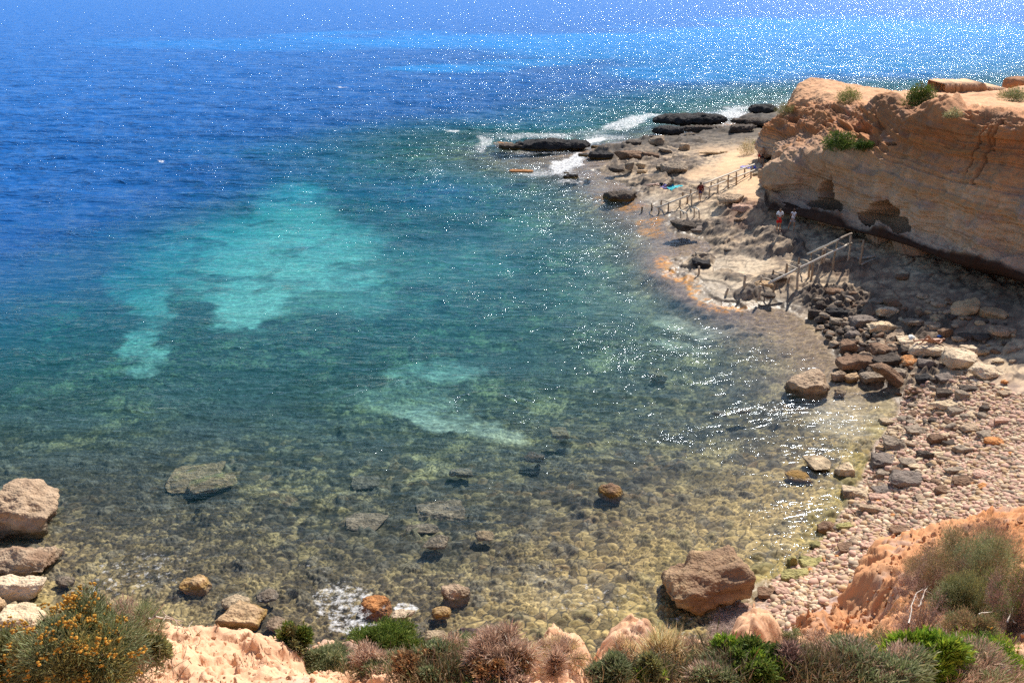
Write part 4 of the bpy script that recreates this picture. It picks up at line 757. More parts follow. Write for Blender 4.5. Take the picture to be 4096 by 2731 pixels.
 (B_(1260, 260, 175, 105), 'grey', 'smooth grey ridge-backed boulder above the big waterline one', dict(seed=191)),
 (B_(1450, 340, 165, 130), 'brown', 'brown leaning slab with dark side on the mid shingle', dict(seed=192, ty=-.3)),
 (B_(1560, 390, 110, 95), 'dark', 'dark pitted stone beside the leaning brown slab', dict(seed=193)),
 (B_(1680, 430, 155, 115), 'grey', 'grey-brown cube-like stone on the mid shingle', dict(seed=194)),
 (B_(1750, 240, 155, 95), 'buff', 'smooth tan-grey block highest on the mid shingle', dict(seed=195)),
 (B_(1890, 300, 150, 80), 'grey', 'grey flat stone against the bright orange one', dict(seed=196)),
 (B_(1960, 355, 165, 115), 'orange', 'bright orange rounded boulder on the open shingle', dict(seed=197, ang=.5)),
 (B_(1345, 485, 135, 125), 'dark', 'dark pyramid-shaped stone on the mid shingle', dict(seed=198)),
 (B_(990, 535, 250, 110), 'slate', 'long dark stone with grey seaward face at the waterline', dict(seed=199)),
 (B_(980, 652, 145, 105), 'grey', 'grey square stone next to the large banded one', dict(seed=200)),
 (B_(1185, 690, 270, 165), 'slate', 'large banded dark grey boulder, biggest on the lower shingle', dict(seed=201, rough=.1)),
 (B_(970, 800, 170, 75), 'slate', 'thin slate stone below the grey square one', dict(seed=202)),
 (B_(720, 800, 220, 140), 'grey', 'grey and white boulder standing in the glittering shallows', dict(seed=203, patina='pale')),
 (B_(630, 620, 170, 145), 'pale', 'wet cream boulder in the glittering shallows', dict(seed=204)),
 (B_(950, 862, 200, 60), 'pink', 'smooth pinkish flat stone above the broad flat slab', dict(seed=205, flat=.25)),
 (B_(900, 960, 290, 120), 'buff', 'broad flat greenish-tan slab on the lower shingle', dict(seed=206, flat=.25)),
 (B_(1690, 710, 195, 125), 'brown', 'brown rounded boulder with rusty underside on the shingle', dict(seed=207, ang=.5, patina='orange')),
 (B_(1500, 795, 140, 95), 'brown', 'brown pitted stone with a notch beside a smaller one', dict(seed=208)),
 (B_(1405, 762, 105, 75), 'pink', 'pinkish brown stone beside the notched one', dict(seed=209)),
 (B_(1850, 660, 150, 105), 'pink', 'pinkish tan stone behind the rusty rounded boulder', dict(seed=210)),
 (B_(1620, 622, 195, 75), 'grey', 'grey smooth flat stone above the rusty rounded boulder', dict(seed=211, flat=.3)),
 (B_(1485, 480, 155, 55), 'pale', 'pale flat stone beside the dark pyramid', dict(seed=212, flat=.25)),
 (B_(1290, 592, 185, 42), 'pale', 'long cream stone above the large banded boulder', dict(seed=213, flat=.2)),
 (B_(1200, 560, 150, 50), 'grey', 'grey oval stone above the long cream one', dict(seed=214)),
 (B_(1335, 875, 140, 75), 'buff', 'pale grey stone with pointed top on the lower shingle', dict(seed=215)),
 (B_(1345, 965, 110, 70), 'buff', 'tan peaked stone lower down the shingle', dict(seed=216)),
 (B_(1110, 1145, 190, 125), 'brown', 'brown pyramid stone alone on the fine shingle', dict(seed=217)),
 (B_(465, 1130, 160, 135), 'brown', 'wet brown hollow stone at the waterline', dict(seed=218)),
 (B_(640, 1125, 185, 75), 'olive', 'wet olive flat stone beside the hollow one', dict(seed=219, flat=.3)),
 (B_(650, 1320, 170, 95), 'brown', 'brown low boulder in the wet red gravel', dict(seed=220)),
 (B_(330, 1460, 195, 80), 'olive', 'tan wet boulder with tapering end by the glitter', dict(seed=221)),
 (B_(160, 1440, 85, 85), 'olive', 'small olive stone awash in the glitter', dict(seed=222, name=S_)),
 (B_(285, 1415, 120, 55), 'olive', 'long olive stone awash beside the tapering boulder', dict(seed=223, name=S_)),
 (B_(860, 1300, 175, 42), 'pink', 'long white-pink stone on the fine shingle', dict(seed=224, flat=.2)),
 (B_(730, 1240, 115, 75), 'buff', 'tan smooth stone above the low brown boulder', dict(seed=225)),
 (B_(1640, 970, 110, 45), 'pale', 'yellowish flat stone near the foot of the scrubby slope', dict(seed=226, flat=.3)),
 (B_(1885, 765, 110, 70), 'orange', 'rusty brown stone on the upper shingle', dict(seed=227, name=S_)),
 (B_(380, 1290, 110, 55), 'olive', 'olive wet stone at the edge of the red gravel', dict(seed=228, name=S_)),
 (B_(2050, 170, 170, 75), 'pink', 'smooth pinkish slab half buried in the upper shingle', dict(seed=229, flat=.25)),
 (B_(1240, 190, 100, 60), 'grey', 'grey flat stone above the ridge-backed boulder', dict(seed=230)),
 (B_(1420, 175, 90, 70), 'dark', 'dark round stone on the shingle by the pool', dict(seed=231, ang=.5, name=S_)),
 (B_(1800, 880, 110, 50), 'tan', 'long tan stone near the foot of the slope, beside a flat one', dict(seed=232, name=S_)),
 (D_(1000, 368, 180, 65), 'olive', 'long flat olive-tan boulder on the red gravel', dict(seed=233, flat=.28)),
 (D_(838, 465, 110, 60), 'brown', 'brown round boulder beside the large pitted one', dict(seed=234)),
 (D_(925, 452, 85, 55), 'pink', 'pinkish square stone beside the brown round boulder', dict(seed=235)),
 (D_(1045, 505, 75, 40), 'cream', 'pale rounded stone on the purple-grey shingle', dict(seed=236, name=S_)),
 (D_(950, 520, 60, 36), 'grey', 'small grey stone on the purple-grey shingle', dict(seed=237, name=S_)),
 (D_(700, 540, 75, 28), 'pink', 'flat pinkish stone in front of the large pitted boulder', dict(seed=238, flat=.25, name=S_)),
 (D_(1000, 560, 60, 40), 'pink', 'smaller pinkish stone near the sandy spur', dict(seed=239, name=S_)),
 (D_(985, 290, 50, 90), 'olive', 'olive upright stone at the water edge by the glitter', dict(seed=240, name=S_)),
]
for (cx, cy, w, h), tone, lab, kw in NOTABLE:
    kw = dict(kw); seed = kw.pop('seed'); rs = random.Random(seed)
    kw.setdefault('rz', rs.uniform(-.35, .35)); kw.setdefault('ang', .96)
    o = rock_px(cx, cy, w, h, tone, seed, **kw); nm = o.name.split('.')[0]
    o["label"] = lab; o["category"] = {'boulder': 'boulder', 'stone': 'stone', 'rock_outcrop': 'rock'}[nm]
# -- smaller stones: many alike, strewn where the photograph has them
rs = random.Random(5)
PROTO = []
for k in range(14):
    V, F = rock_shape(900 + k, 1, .75, .55, 3, .7 if k % 3 else .5, .07); nz = fb3(V[:, 0] * 3 + k, V[:, 1] * 3, V[:, 2] * 3, 3, k)
    PROTO.append((V, F, nz))
pm = {}
def small_mesh(k, tone):
    if (k, tone) not in pm:
        V, F, nz = PROTO[k]; me = raw_mesh('stone', V, F, stone_m); set_col(me, 'col', np.clip(np.array(TONE[tone]) * (1 + .3 * nz[:, None]), .01, .9)); pm[(k, tone)] = me
    return pm[(k, tone)]
AREAS = [ # polygon in pixels, count, size range px, tones, label, group
 ([(800, 292), (860, 300), (905, 335), (900, 372), (860, 378), (835, 350), (815, 320)], 190, (5, 12), 'dark dark slate grey brown brown buff'.split(), 'small dark angular stone filling gaps of the boulder pile', 'small stones in the boulder pile'),
 ([(905, 360), (940, 362), (975, 375), (960, 400), (910, 408), (893, 392)], 26, (4, 8), 'dark brown grey buff'.split(), 'small brown stone on the shingle just below the boulder pile', 'small stones below the boulder pile'),
 ([(905, 410), (985, 408), (1000, 440), (975, 480), (900, 500), (868, 500), (880, 450)], 110, (5, 12), 'pink pale brown grey buff brown tan grey dark'.split(), 'hand-sized stone strewn over the middle of the shingle beach', 'stones strewn on the middle shingle'),
 ([(850, 505), (900, 495), (930, 505), (905, 520), (860, 545), (815, 570), (800, 575)], 60, (4, 8), 'pink pale pink tan orange buff'.split(), 'rounded pinkish stone on the lower shingle by the water', 'rounded stones on the lower shingle'),
 ([(985, 380), (1024, 400), (1024, 470), (1000, 480), (985, 430)], 24, (3, 6), 'pink pale tan orange'.split(), 'small pale stone on the open shingle towards the cliff', 'small stones on the open shingle'),
 ([(905, 305), (960, 300), (1020, 325), (1020, 370), (950, 340)], 40, (5, 11), 'brown buff dark tan'.split(), 'small stone lying in the shade of the cliff', 'stones in the cliff shade'),
]
def pick(poly):
    P = np.array(poly, float); lo, hi = P.min(0), P.max(0)
    while True:
        q = np.array([[rs.uniform(lo[0], hi[0]), rs.uniform(lo[1], hi[1])]])
        if inside(q, P)[0]: return q[0]
SMALL = []; TN = dict(dark='dark', slate='slate-grey', grey='grey', brown='brown', buff='tan-grey', pink='pinkish', pale='pale', tan='tan', orange='orange')
NPX = [(PROJ(*np.array(o_.location)), o_["label"]) for o_, V_, p_ in ROCKS if 'under water' not in o_["label"]]
def small_label(q, tone, L):
    def dist(e): return (e[0][0] - q[0]) ** 2 + (2 * (e[0][1] - q[1])) ** 2
    (x, y), lab = min(NPX, key=dist); dx, dy = q[0] - x, 2 * (q[1] - y)
    rel = ('inland of' if dx > 0 else 'seaward of') if abs(dx) > abs(dy) else ('in front of' if dy > 0 else 'behind'); w = lab.split(',')[0].split(); 
    w = w[:7]
    while w[-1] in ('the', 'a', 'an', 'of', 'on', 'in', 'at', 'by', 'and', 'with', 'to', 'its', 'from', 'against', 'beside', 'dark', 'pale', 'large', 'above', 'below', 'near', 'just', 'under', 'mid', 'lower', 'upper', 'fine', 'big', 'broad', 'long', 'flat', 'grey', 'behind', 'rusty', 'open'): w.pop()
    return ('%s %s stone %s the %s' % ('tiny' if L < .22 else 'small' if L < .42 else 'medium', TN[tone], rel, ' '.join(w)), 'stone')
for poly, cnt, (s0, s1), tones, lab, grp in AREAS:
    for i in range(cnt):
        q = pick(poly); p = on_ground(*q)
        if p[2] < -.1: continue
        tone = rs.choice(tones); o = link('stone', small_mesh(rs.randrange(14), tone)); d = math.hypot(p[1], CAM_H); L = rs.uniform(s0, s1) * d / FPX
        o.scale = (L, L * rs.uniform(.7, 1.1), L * rs.uniform(.6, 1.0)); o.rotation_euler = (rs.uniform(-.3, .3), rs.uniform(-.3, .3), rs.uniform(0, 6.28)); o.location = (p[0], p[1], p[2] + L * .12)
        tag(o, *small_label(q, tone, L), grp if False else None); SMALL.append(o)
SMALL.sort(key=lambda o: -o.scale[0] / math.hypot(o.location[1], CAM_H)); rest = SMALL[245:]; SMALL = SMALL[:245]; Vr, Fr, Cr, k_ = [], [], [], 0
for o in rest:
    me = o.data; n_ = len(me.vertices); v_ = np.empty(n_ * 3); me.vertices.foreach_get('co', v_); c_ = np.empty(n_ * 4); me.attributes['col'].data.foreach_get('color', c_)
    M_ = np.array(o.rotation_euler.to_matrix()) * np.array(o.scale[:])[None]; Vr.append(v_.reshape(-1, 3) @ M_.T + np.array(o.location)); Fr.append(ICO[3][1] + k_); k_ += n_; Cr.append(c_.reshape(-1, 4)); bpy.data.objects.remove(o)
me = raw_mesh('loose_rubble', np.concatenate(Vr), np.concatenate(Fr), stone_m); set_col(me, 'col', np.concatenate(Cr)); tag(link('rubble', me), kind='stuff')
by_lab = {}
for o in SMALL: by_lab.setdefault(o["label"], []).append(o)
for k, v in by_lab.items():
    if len(v) > 1:
        v.sort(key=lambda o: PROJ(*o.location)[1]); nm_ = {2: ['farther one', 'nearer one'], 3: ['farther one', 'middle one', 'nearer one']}.get(len(v))
        for j_, o in enumerate(v):
            o["group"] = 'alike stones: ' + k
            if nm_: o["label"] = k + ', ' + nm_[j_]
# -- pebbles nobody could count, one object
BV, BF = ICO[2]; rsn = np.random.RandomState(3); n = 9000; pts = []; cols = []
Vs = []; Fs = []; Cs = []; k0 = 0
q = rsn.uniform([770, 372], [1024, 640], (60000, 2)); polyP = np.array([(905, 385), (960, 372), (1024, 395), (1030, 520), (930, 535), (870, 570), (800, 620), (760, 640), (716, 640), (722, 610), (779, 578), (817, 548), (852, 502), (870, 458), (884, 434), (899, 414)], float)
q = q[inside(q, polyP)][:21000]
tl = [TONE[k] for k in 'pink pale pink cream buff pink tan grey pink pink cream buff tan'.split()]
V1 = BV * np.array([1, .75, .5])
for i, (a, b) in enumerate(q):
    p = on_ground(a, b) if i % 1 == 0 else None
    s = .02 + .10 * rsn.rand() ** 2.2 * (1.0 if rsn.rand() < .85 else 1.7); an = rsn.rand() * 6.28; c_, s_ = math.cos(an), math.sin(an)
    Q = V1 * s * (1 + .12 * rsn.normal(size=3)); Q = np.stack([Q[:, 0] * c_ - Q[:, 1] * s_, Q[:, 0] * s_ + Q[:, 1] * c_, Q[:, 2]], -1) + [p[0], p[1], p[2] + s * .25]
    Vs.append(Q); Fs.append(BF + k0); k0 += len(Q); Cs.append(np.tile(np.array(tl[rsn.randint(len(tl))]) * rsn.uniform(.75, 1.15), (len(Q), 1)))
pb = plain('pebble', (.5, .4, .3)); pbm = rock_material('pebble_stone', bscale=10, bump=.15, var=.12, dist=.01).m
me = raw_mesh('pebbles', np.concatenate(Vs), np.concatenate(Fs), pbm); set_col(me, 'col', np.clip(np.concatenate(Cs), .01, .9)); tag(link('pebbles', me), kind='stuff')
# ------------------------------------------------------------------ plants
def leaf_material(name, rough=.6):
    t = NT(name); c = t.n('Attribute', attribute_name='col').outputs['Color']
    p = t.n('BsdfPrincipled'); t.l(c, p.inputs['Base Color']); p.inputs['Roughness'].default_value = rough; p.inputs['Specular IOR Level'].default_value = .25
    tl_ = t.n('BsdfTranslucent'); t.l(c, tl_.inputs[0]); m = t.n('MixShader'); m.inputs[0].default_value = .3; t.l(p.outputs[0], m.inputs[1]); t.l(tl_.outputs[0], m.inputs[2]); t.l(m.outputs[0], t.out.inputs[0]); return t.m
leaf_m = leaf_material('leaf'); twig_m = rock_material('dry_twig', bscale=30, bump=.2, var=.2).m
def unit(a): return a / (np.linalg.norm(a, axis=-1, keepdims=True) + 1e-9)
def blades(P, D, ln, wd, r, curve=.25):               # tapering blades: two triangles each
    n = len(P); side = unit(np.cross(D, unit(r.normal(size=(n, 3))))) * wd[:, None] / 2; up = np.cross(side, D); mid = P + D * ln[:, None] * .55 + unit(up) * ln[:, None] * curve * r.uniform(-.5, .5, n)[:, None]
    tip = P + D * ln[:, None] + np.array([0, 0, -1]) * ln[:, None] * curve * .4
    V = np.stack([P - side * .6, P + side * .6, mid + side, mid - side, tip], 1).reshape(-1, 3); b = np.arange(n) * 5
    F = np.concatenate([np.stack([b, b + 1, b + 2], -1), np.stack([b, b + 2, b + 3], -1), np.stack([b + 3, b + 2, b + 4], -1)]); return V, F
def tubes(segs):                                      # list of (points, radii): three-sided stems
    Vs, Fs, k = [], [], 0
    for P, rad in segs:
        P = np.asarray(P, float); T = unit(np.gradient(P, axis=0)); a = unit(np.cross(T, [0.31, .2, .93])); b = np.cross(T, a); n = len(P)
        ang = np.arange(4) * math.pi / 2; ring = P[:, None] + (a[:, None] * np.cos(ang)[None, :, None] + b[:, None] * np.sin(ang)[None, :, None]) * np.asarray(rad)[:, None, None]
        Vs.append(ring.reshape(-1, 3)); i = np.arange(n - 1)[:, None] * 4; j = np.arange(4)[None]
        Fs.append(np.stack([i + j, i + (j + 1) % 4, i + 4 + (j + 1) % 4, i + 4 + j], -1).reshape(-1, 4) + k); k += n * 4
    return np.concatenate(Vs), np.concatenate(Fs)
STY = dict( # leaf colours, length, width, density, upright, stems colour
 green=([(.06, .10, .018), (.10, .145, .025), (.15, .18, .04)], .05, .012, 1.0, .5), olive=([(.12, .12, .04), (.18, .16, .06), (.10, .10, .05)], .05, .008, .8, .5),
 greygreen=([(.14, .16, .08), (.20, .20, .11), (.10, .12, .05)], .06, .006, .8, .6), dry=([(.30, .20, .14), (.42, .30, .22), (.20, .13, .10)], .08, .004, .6, .7),
 rust=([(.24, .12, .05), (.17, .10, .05), (.28, .18, .09)], .035, .011, .9, .4), lime=([(.20, .30, .03), (.28, .33, .04), (.14, .22, .03)], .055, .010, 1.0, .9),
 bright=([(.11, .20, .03), (.16, .24, .05), (.09, .14, .03)], .05, .012, 1.0, .7), purple=([(.17, .10, .085), (.25, .16, .13), (.11, .07, .06)], .07, .004, .8, .6), straw=([(.50, .38, .22), (.38, .27, .15), (.30, .24, .12)], .16, .0045, .5, 1.4),
 dark=([(.03, .06, .012), (.055, .10, .02), (.09, .13, .02)], .05, .012, 1.0, .5), brown=([(.16, .10, .06), (.24, .16, .09), (.13, .12, .05)], .05, .006, .9, .5))
def shrub(name, p, rx, ry, rz, style, seed, n=9000, stems=26, tilt=(0, 0), flower=None, leafscale=1.0, mixstyle=None):
    r = np.random.RandomState(seed); cols, ln, wd, dens, upr = STY[style]; ln *= leafscale; wd *= leafscale
    root = bpy.data.objects.new(name, None); COL.objects.link(root); root.location = p; root.empty_display_size = .1
    k = max(16, int(46 * (rx / .4) ** .7)); cc = r.normal(size=(k, 3)); cc = unit(cc) * (r.uniform(.15, 1.05, k) ** .6)[:, None]; cc[:, 2] = np.abs(cc[:, 2]) * .9 + .05
    cr = r.uniform(.10, .30, k)
    n = int(n * dens); w = cr ** 2; ci = r.choice(k, n, p=w / w.sum()); d = unit(r.normal(size=(n, 3))); rr = cr[ci] * np.where(r.uniform(size=n) < .12, r.uniform(1.0, 1.6, n), r.uniform(.45, 1.05, n))
    Pn = cc[ci] + d * rr[:, None]; Pn[:, 2] = np.maximum(Pn[:, 2], -.05)
    P = Pn * [rx, ry, rz]; out = unit(unit(Pn - cc[ci]) * .8 + unit(Pn) * .6 + [0, 0, upr] + r.normal(size=(n, 3)) * .45)
    V, F = blades(P, out, ln * r.uniform(.6, 1.3, n), wd * r.uniform(.7, 1.4, n), r)
    pal = np.array(cols); tone = pal[r.randint(len(pal), size=n)] * r.uniform(.7, 1.3, (n, 1)) * (r.uniform(.75, 1.2, k)[ci])[:, None]
    if mixstyle: pm_ = np.array(STY[mixstyle][0]); sel = r.uniform(size=k)[ci] < .4; tone = np.where(sel[:, None], pm_[r.randint(len(pm_), size=n)] * r.uniform(.7, 1.3, (n, 1)), tone)
    me = raw_mesh('foliage', V, F, leaf_m, smooth=False); set_col(me, 'col', np.clip(np.repeat(tone, 5, 0) * (1.35 if style in ('green', 'dark', 'lime', 'bright') else 1.9), .005, .9)); link('foliage', me, root)
    segs = []
    for i in range(stems):
        e = cc[r.randint(k)] * [rx, ry, rz] * r.uniform(.8, 1.25); m = e * .5 + r.normal(size=3) * .08 * rx + [0, 0, .08 * rz]; t_ = np.linspace(0, 1, 6)[:, None]
        Q = (1 - t_) ** 2 * np.array([r.normal() * .05 * rx, r.normal() * .05 * rx, -.04]) + 2 * t_ * (1 - t_) * m + t_ ** 2 * e; segs.append((Q, np.linspace(.008, .002, 6) * max(1, rx * 1.5)))
    V, F = tubes(segs); me = raw_mesh('branches', V, F, twig_m); set_col(me, 'col', np.tile([.34, .25, .19] if style not in ('dark', 'green') else [.16, .11, .07], (len(V), 1))); link('branches', me, root)
    if flower:
        col, cnt, size = flower; V0, F0 = ICO[2]; Vs, Fs, Cs, kk = [], [], [], 0
        for i in range(cnt):
            c = cc[r.randint(k)]; d_ = unit(r.normal(size=3) + [0, -.3, .8]); q = (c + d_ * .34) * [rx, ry, rz]
            for j in range(7):
                o_ = q + r.normal(size=3) * size * .8; s = size * r.uniform(.35, .6); Vs.append(V0 * s * [1, 1, .8] + o_); Fs.append(F0 + kk); kk += len(V0); Cs.append(np.tile(np.array(col) * r.uniform(.6, 1.25), (len(V0), 1)))
        me = raw_mesh('flower_heads', np.concatenate(Vs), np.concatenate(Fs), leaf_m); set_col(me, 'col', np.clip(np.concatenate(Cs), .01, .9)); link('blossoms', me, root)
    return root
def shrub_px(x0, x1, y0, y1, style, seed, label, name='shrub', cat='shrub', where='hill', n=9000, **kw):
    cx = (x0 + x1) / 2; yb = min(y1 - (y1 - y0) * .12, 679)
    oh = lambda a, b: (lambda q: None if q is None or (a < 790 and q[1] > 12.5) else q)(on_hill(a, b)); p = {'hill': oh, 'ground': on_ground, 'cliff': on_cliff}[where](cx, yb)
    yb_ = yb
    while p is None and yb_ < 700: yb_ += 1.5; p = oh(cx, yb_)
    d = math.hypot(p[1], CAM_H - p[2]); rx = (x1 - x0) * d / FPX / 2; th = math.atan2(CAM_H - p[2], p[1]); hh = (y1 - y0) * d / FPX; ry = rx * .8
    rz = max((hh - ry * math.sin(th)) / math.cos(th), rx * .45)
    if where == 'hill': rz = max(rz, (WY(cx, y0 + (y1 - y0) * .08, p[1])[2] - p[2]) * (.82 if 280 < cx < 880 and y1 > 650 else 1.0))
    o = shrub(name, tuple(p), rx, ry, rz, style, seed, n=n, **kw); tag(o, label, cat); return o
SH = [
 (19, 130, 596, 690, 'greygreen', 'dense shrub covered in dried yellow-orange flower heads, beside the pale boulders', dict(n=26000, flower=((.62, .33, .05), 230, .016), mixstyle='olive', stems=60, leafscale=.8)),
 (96, 158, 594, 645, 'dry', 'leafless grey-pink twiggy shrub against the yellow-flowered one', dict(n=9000, stems=90, mixstyle='greygreen')),
 (137, 167, 632, 663, 'olive', 'small olive succulent shrub growing from the bare sandy mound', dict(n=3500, mixstyle='rust')),
 (-20, 34, 630, 690, 'greygreen', 'grey-green scrub under the yellow-flowered shrub at the picture corner', dict(n=12000, mixstyle='olive')),
 (0, 80, 664, 700, 'olive', 'yellowish-green scrub below the yellow-flowered shrub', dict(n=9000, mixstyle='lime')),
 (278, 312, 624, 652, 'green', 'small bushy green shrub at the edge of the bare sandy mound', dict(n=5000, mixstyle='olive')),
 (346, 424, 618, 657, 'green', 'bright green juniper-like bush on the brink, above the foamy water', dict(n=24000, leafscale=.8, name='bush', cat='bush')),
 (306, 356, 644, 668, 'greygreen', 'feathery grey-green shrub hugging the sandy mound', dict(n=12000)),
 (350, 412, 648, 670, 'greygreen', 'low grey-green shrub just under the bright green bush', dict(n=12000, mixstyle='dry')),
 (400, 462, 652, 674, 'rust', 'low rust-brown and green shrub between sand and grey shrub', dict(n=14000, mixstyle='greygreen', stems=50)),
 (424, 478, 632, 662, 'greygreen', 'pale grey-green shrub at the brink beside the bright bush', dict(n=9000, mixstyle='dry')),
 (452, 488, 627, 656, 'greygreen', 'dark grey-green leafy shrub at the brink beside pinkish twigs', dict(n=8000, mixstyle='olive')),
 (474, 532, 630, 654, 'dry', 'pinkish dry twiggy shrub along the brink', dict(n=8000, stems=80)),
 (474, 530, 652, 678, 'rust', 'rusty brown flowering shrub above the domed sandy lump', dict(n=12000, mixstyle='dry', stems=60)),
 (470, 524, 672, 694, 'greygreen', 'yellow-green scrub below the rusty brown shrub', dict(n=9000, mixstyle='lime')),
 (538, 584, 642, 658, 'dry', 'brown dry grassy tuft behind the domed sandy lump', dict(n=7000, mixstyle='straw')),
 (551, 562, 658, 680, 'dry', 'thin reddish-brown dead plant on the domed sandy lump', dict(n=1800)),
 (590, 626, 668, 694, 'greygreen', 'grey-green shrub beside the domed sandy lump', dict(n=9000)),
 (608, 644, 638, 664, 'dry', 'brown dry tuft crowning the small sandy knoll', dict(n=4500, mixstyle='straw')),
 (634, 664, 668, 692, 'olive', 'olive green scrub below the small sandy knoll', dict(n=7000, mixstyle='lime')),
 (646, 680, 640, 676, 'straw', 'tall straw-coloured grass tuft leaning over the brink', dict(n=3000, name='grass_tuft', cat='grass')),
 (669, 712, 640, 668, 'dry', 'brown feathery dry grass beside the straw tuft', dict(n=6000, mixstyle='straw', name='grass_tuft', cat='grass')),
 (715, 782, 638, 676, 'green', 'vivid green mound-shaped bush in front of the shingle strip', dict(n=18000, mixstyle='lime', leafscale=.8, name='bush', cat='bush')),
 (776, 798, 628, 644, 'greygreen', 'small grey shrub behind the vivid green mound', dict(n=3000)),
 (776, 800, 648, 672, 'purple', 'spiky brown dead shrub beside the vivid green mound', dict(n=3500)),
 (796, 868, 638, 668, 'greygreen', 'wide grey-green scrub at the foot of the red earth wall', dict(n=15000, mixstyle='dry')),
 (850, 912, 634, 672, 'greygreen', 'grey-green scrub with brown tips, before the yellow-green plants', dict(n=13000, mixstyle='brown')),
 (888, 960, 638, 676, 'lime', 'yellow-green fleshy plants in a bright patch', dict(n=15000)),
 (940, 1030, 640, 684, 'bright', 'brilliant green low plants at the corner of the slope', dict(n=20000, mixstyle='lime', flower=((.55, .3, .05), 8, .02))),
 (690, 742, 670, 694, 'greygreen', 'grey-green and dry scrub in front of the vivid green mound', dict(n=9000, mixstyle='dry')),
 (820, 930, 664, 694, 'greygreen', 'silvery scrub at the bottom of the slope with dead twigs', dict(n=12000, mixstyle='dry', stems=60)),
 (912, 1024, 670, 694, 'dry', 'dry scrub dotted with lilac-pink flowers', dict(n=10000, mixstyle='greygreen', flower=((.5, .3, .45), 30, .010), stems=60)),
 (900, 944, 548, 592, 'purple', 'dark purplish-brown dead shrub at the edge of the red earth', dict(n=13000, mixstyle='brown', stems=60)),
 (922, 1004, 526, 585, 'brown', 'large green-brown shrub, upper part of the scrubby slope', dict(n=42000, mixstyle='greygreen', stems=60)),
 (936, 1004, 566, 622, 'greygreen', 'large grey-green shrub in the middle of the scrubby slope', dict(n=44000, mixstyle='olive', stems=60)),
 (962, 1018, 516, 552, 'purple', 'brown dry shrub highest on the scrubby slope', dict(n=12000, mixstyle='brown')),
 (986, 1036, 566, 640, 'purple', 'dark tangled shrub at the edge of the picture on the slope', dict(n=34000, mixstyle='dark', stems=70)),
 (894, 950, 588, 642, 'purple', 'dead bramble with arching whitish stems', dict(n=5000, stems=120)),
 (940, 996, 612, 652, 'brown', 'brown shadowy scrub under the large grey-green shrub', dict(n=26000, mixstyle='greygreen')),
 (976, 1008, 540, 570, 'lime', 'small bright green sprig among brown shrubs', dict(n=4000)),
 (898, 962, 545, 602, 'brown', 'brown-green shrub filling the seaward side of the scrubby slope', dict(n=30000, mixstyle='purple', stems=50)),
 (952, 1022, 535, 600, 'greygreen', 'broad grey-green shrub high on the scrubby slope near its top', dict(n=34000, mixstyle='brown', stems=50)),
 (837, 853, 573, 594, 'greygreen', 'single small green shrub on the sandy spur above the shingle', dict(n=2600)),
 (850, 874, 534, 556, 'dry', 'thin dry tuft at the tip of the sandy spur', dict(n=1500)),
]
for i, (x0, x1, y0, y1, st, lab, kw) in enumerate(SH): shrub_px(x0, x1, y0, y1, st, 700 + i, lab, **kw)
CS = [
 (834, 862, 87, 104, 'olive', 'cliff', 'olive bush on the crest of the headland near its tip', dict(n=3500, mixstyle='green')),
 (903, 934, 86, 105, 'green', 'cliff', 'bright green bush on the crest above the cliff cracks', dict(n=4500, mixstyle='olive')),
 (822, 856, 132, 150, 'dark', 'cliff', 'dark green bush clinging to a ledge half way up the cliff', dict(n=5000, mixstyle='green')),
 (854, 872, 139, 149, 'dark', 'cliff', 'small dark green bush beside the larger ledge bush', dict(n=1600)),
 (996, 1030, 88, 101, 'greygreen', 'cliff', 'grey-green spreading bush on the flat clifftop', dict(n=4000, mixstyle='olive')),
 (775, 794, 103, 115, 'olive', 'cliff', 'olive tuft low on the seaward end of the headland', dict(n=1800)),
 (944, 962, 108, 117, 'greygreen', 'cliff', 'pale tuft on the sunlit ledge under the clifftop', dict(n=1400, mixstyle='straw')),
 (738, 757, 141, 156, 'olive', 'ground', 'olive bush on the sand beside the headland path', dict(n=2200, mixstyle='straw')),
 (752, 762, 140, 147, 'olive', 'ground', 'tiny green tuft on sand close to the cliff foot', dict(n=700)),
]
for i, (x0, x1, y0, y1, st, wh, lab, kw) in enumerate(CS): shrub_px(x0, x1, y0, y1, st, 800 + i, lab, where=wh, leafscale=3.2, stems=10, **kw)
# dead white stems and driftwood
def branch(name, pts, r0, col, lab, cat):
    P = np.array(pts, float); t_ = np.linspace(0, len(P) - 1, 14); Q = cr(P[:, None, :], t_)[:, 0]; rr = np.random.RandomState(len(lab)); Q += rr.normal(size=Q.shape) * r0 * .6
    segs = [(Q, np.linspace(r0, r0 * .35, 14))]
    for j in (4, 7, 10):
        d = unit(rr.normal(size=3) + [0, 0, .4]) * r0 * 14; segs.append((np.array([Q[j] + d * s for s in np.linspace(0, 1, 5)]), np.linspace(r0 * .5, r0 * .2, 5)))
    V, F = tubes(segs); c0 = V.mean(0); me = raw_mesh(name, V - c0, F, twig_m); set_col(me, 'col', np.tile(col, (len(V), 1))); o = link(name, me); o.location = c0; tag(o, lab, cat); return o
def hp3(px, py, up=.0):
    q = on_hill(px, py); q = WY(px, py, 8.0) if q is None else q; return q + [0, 0, up]
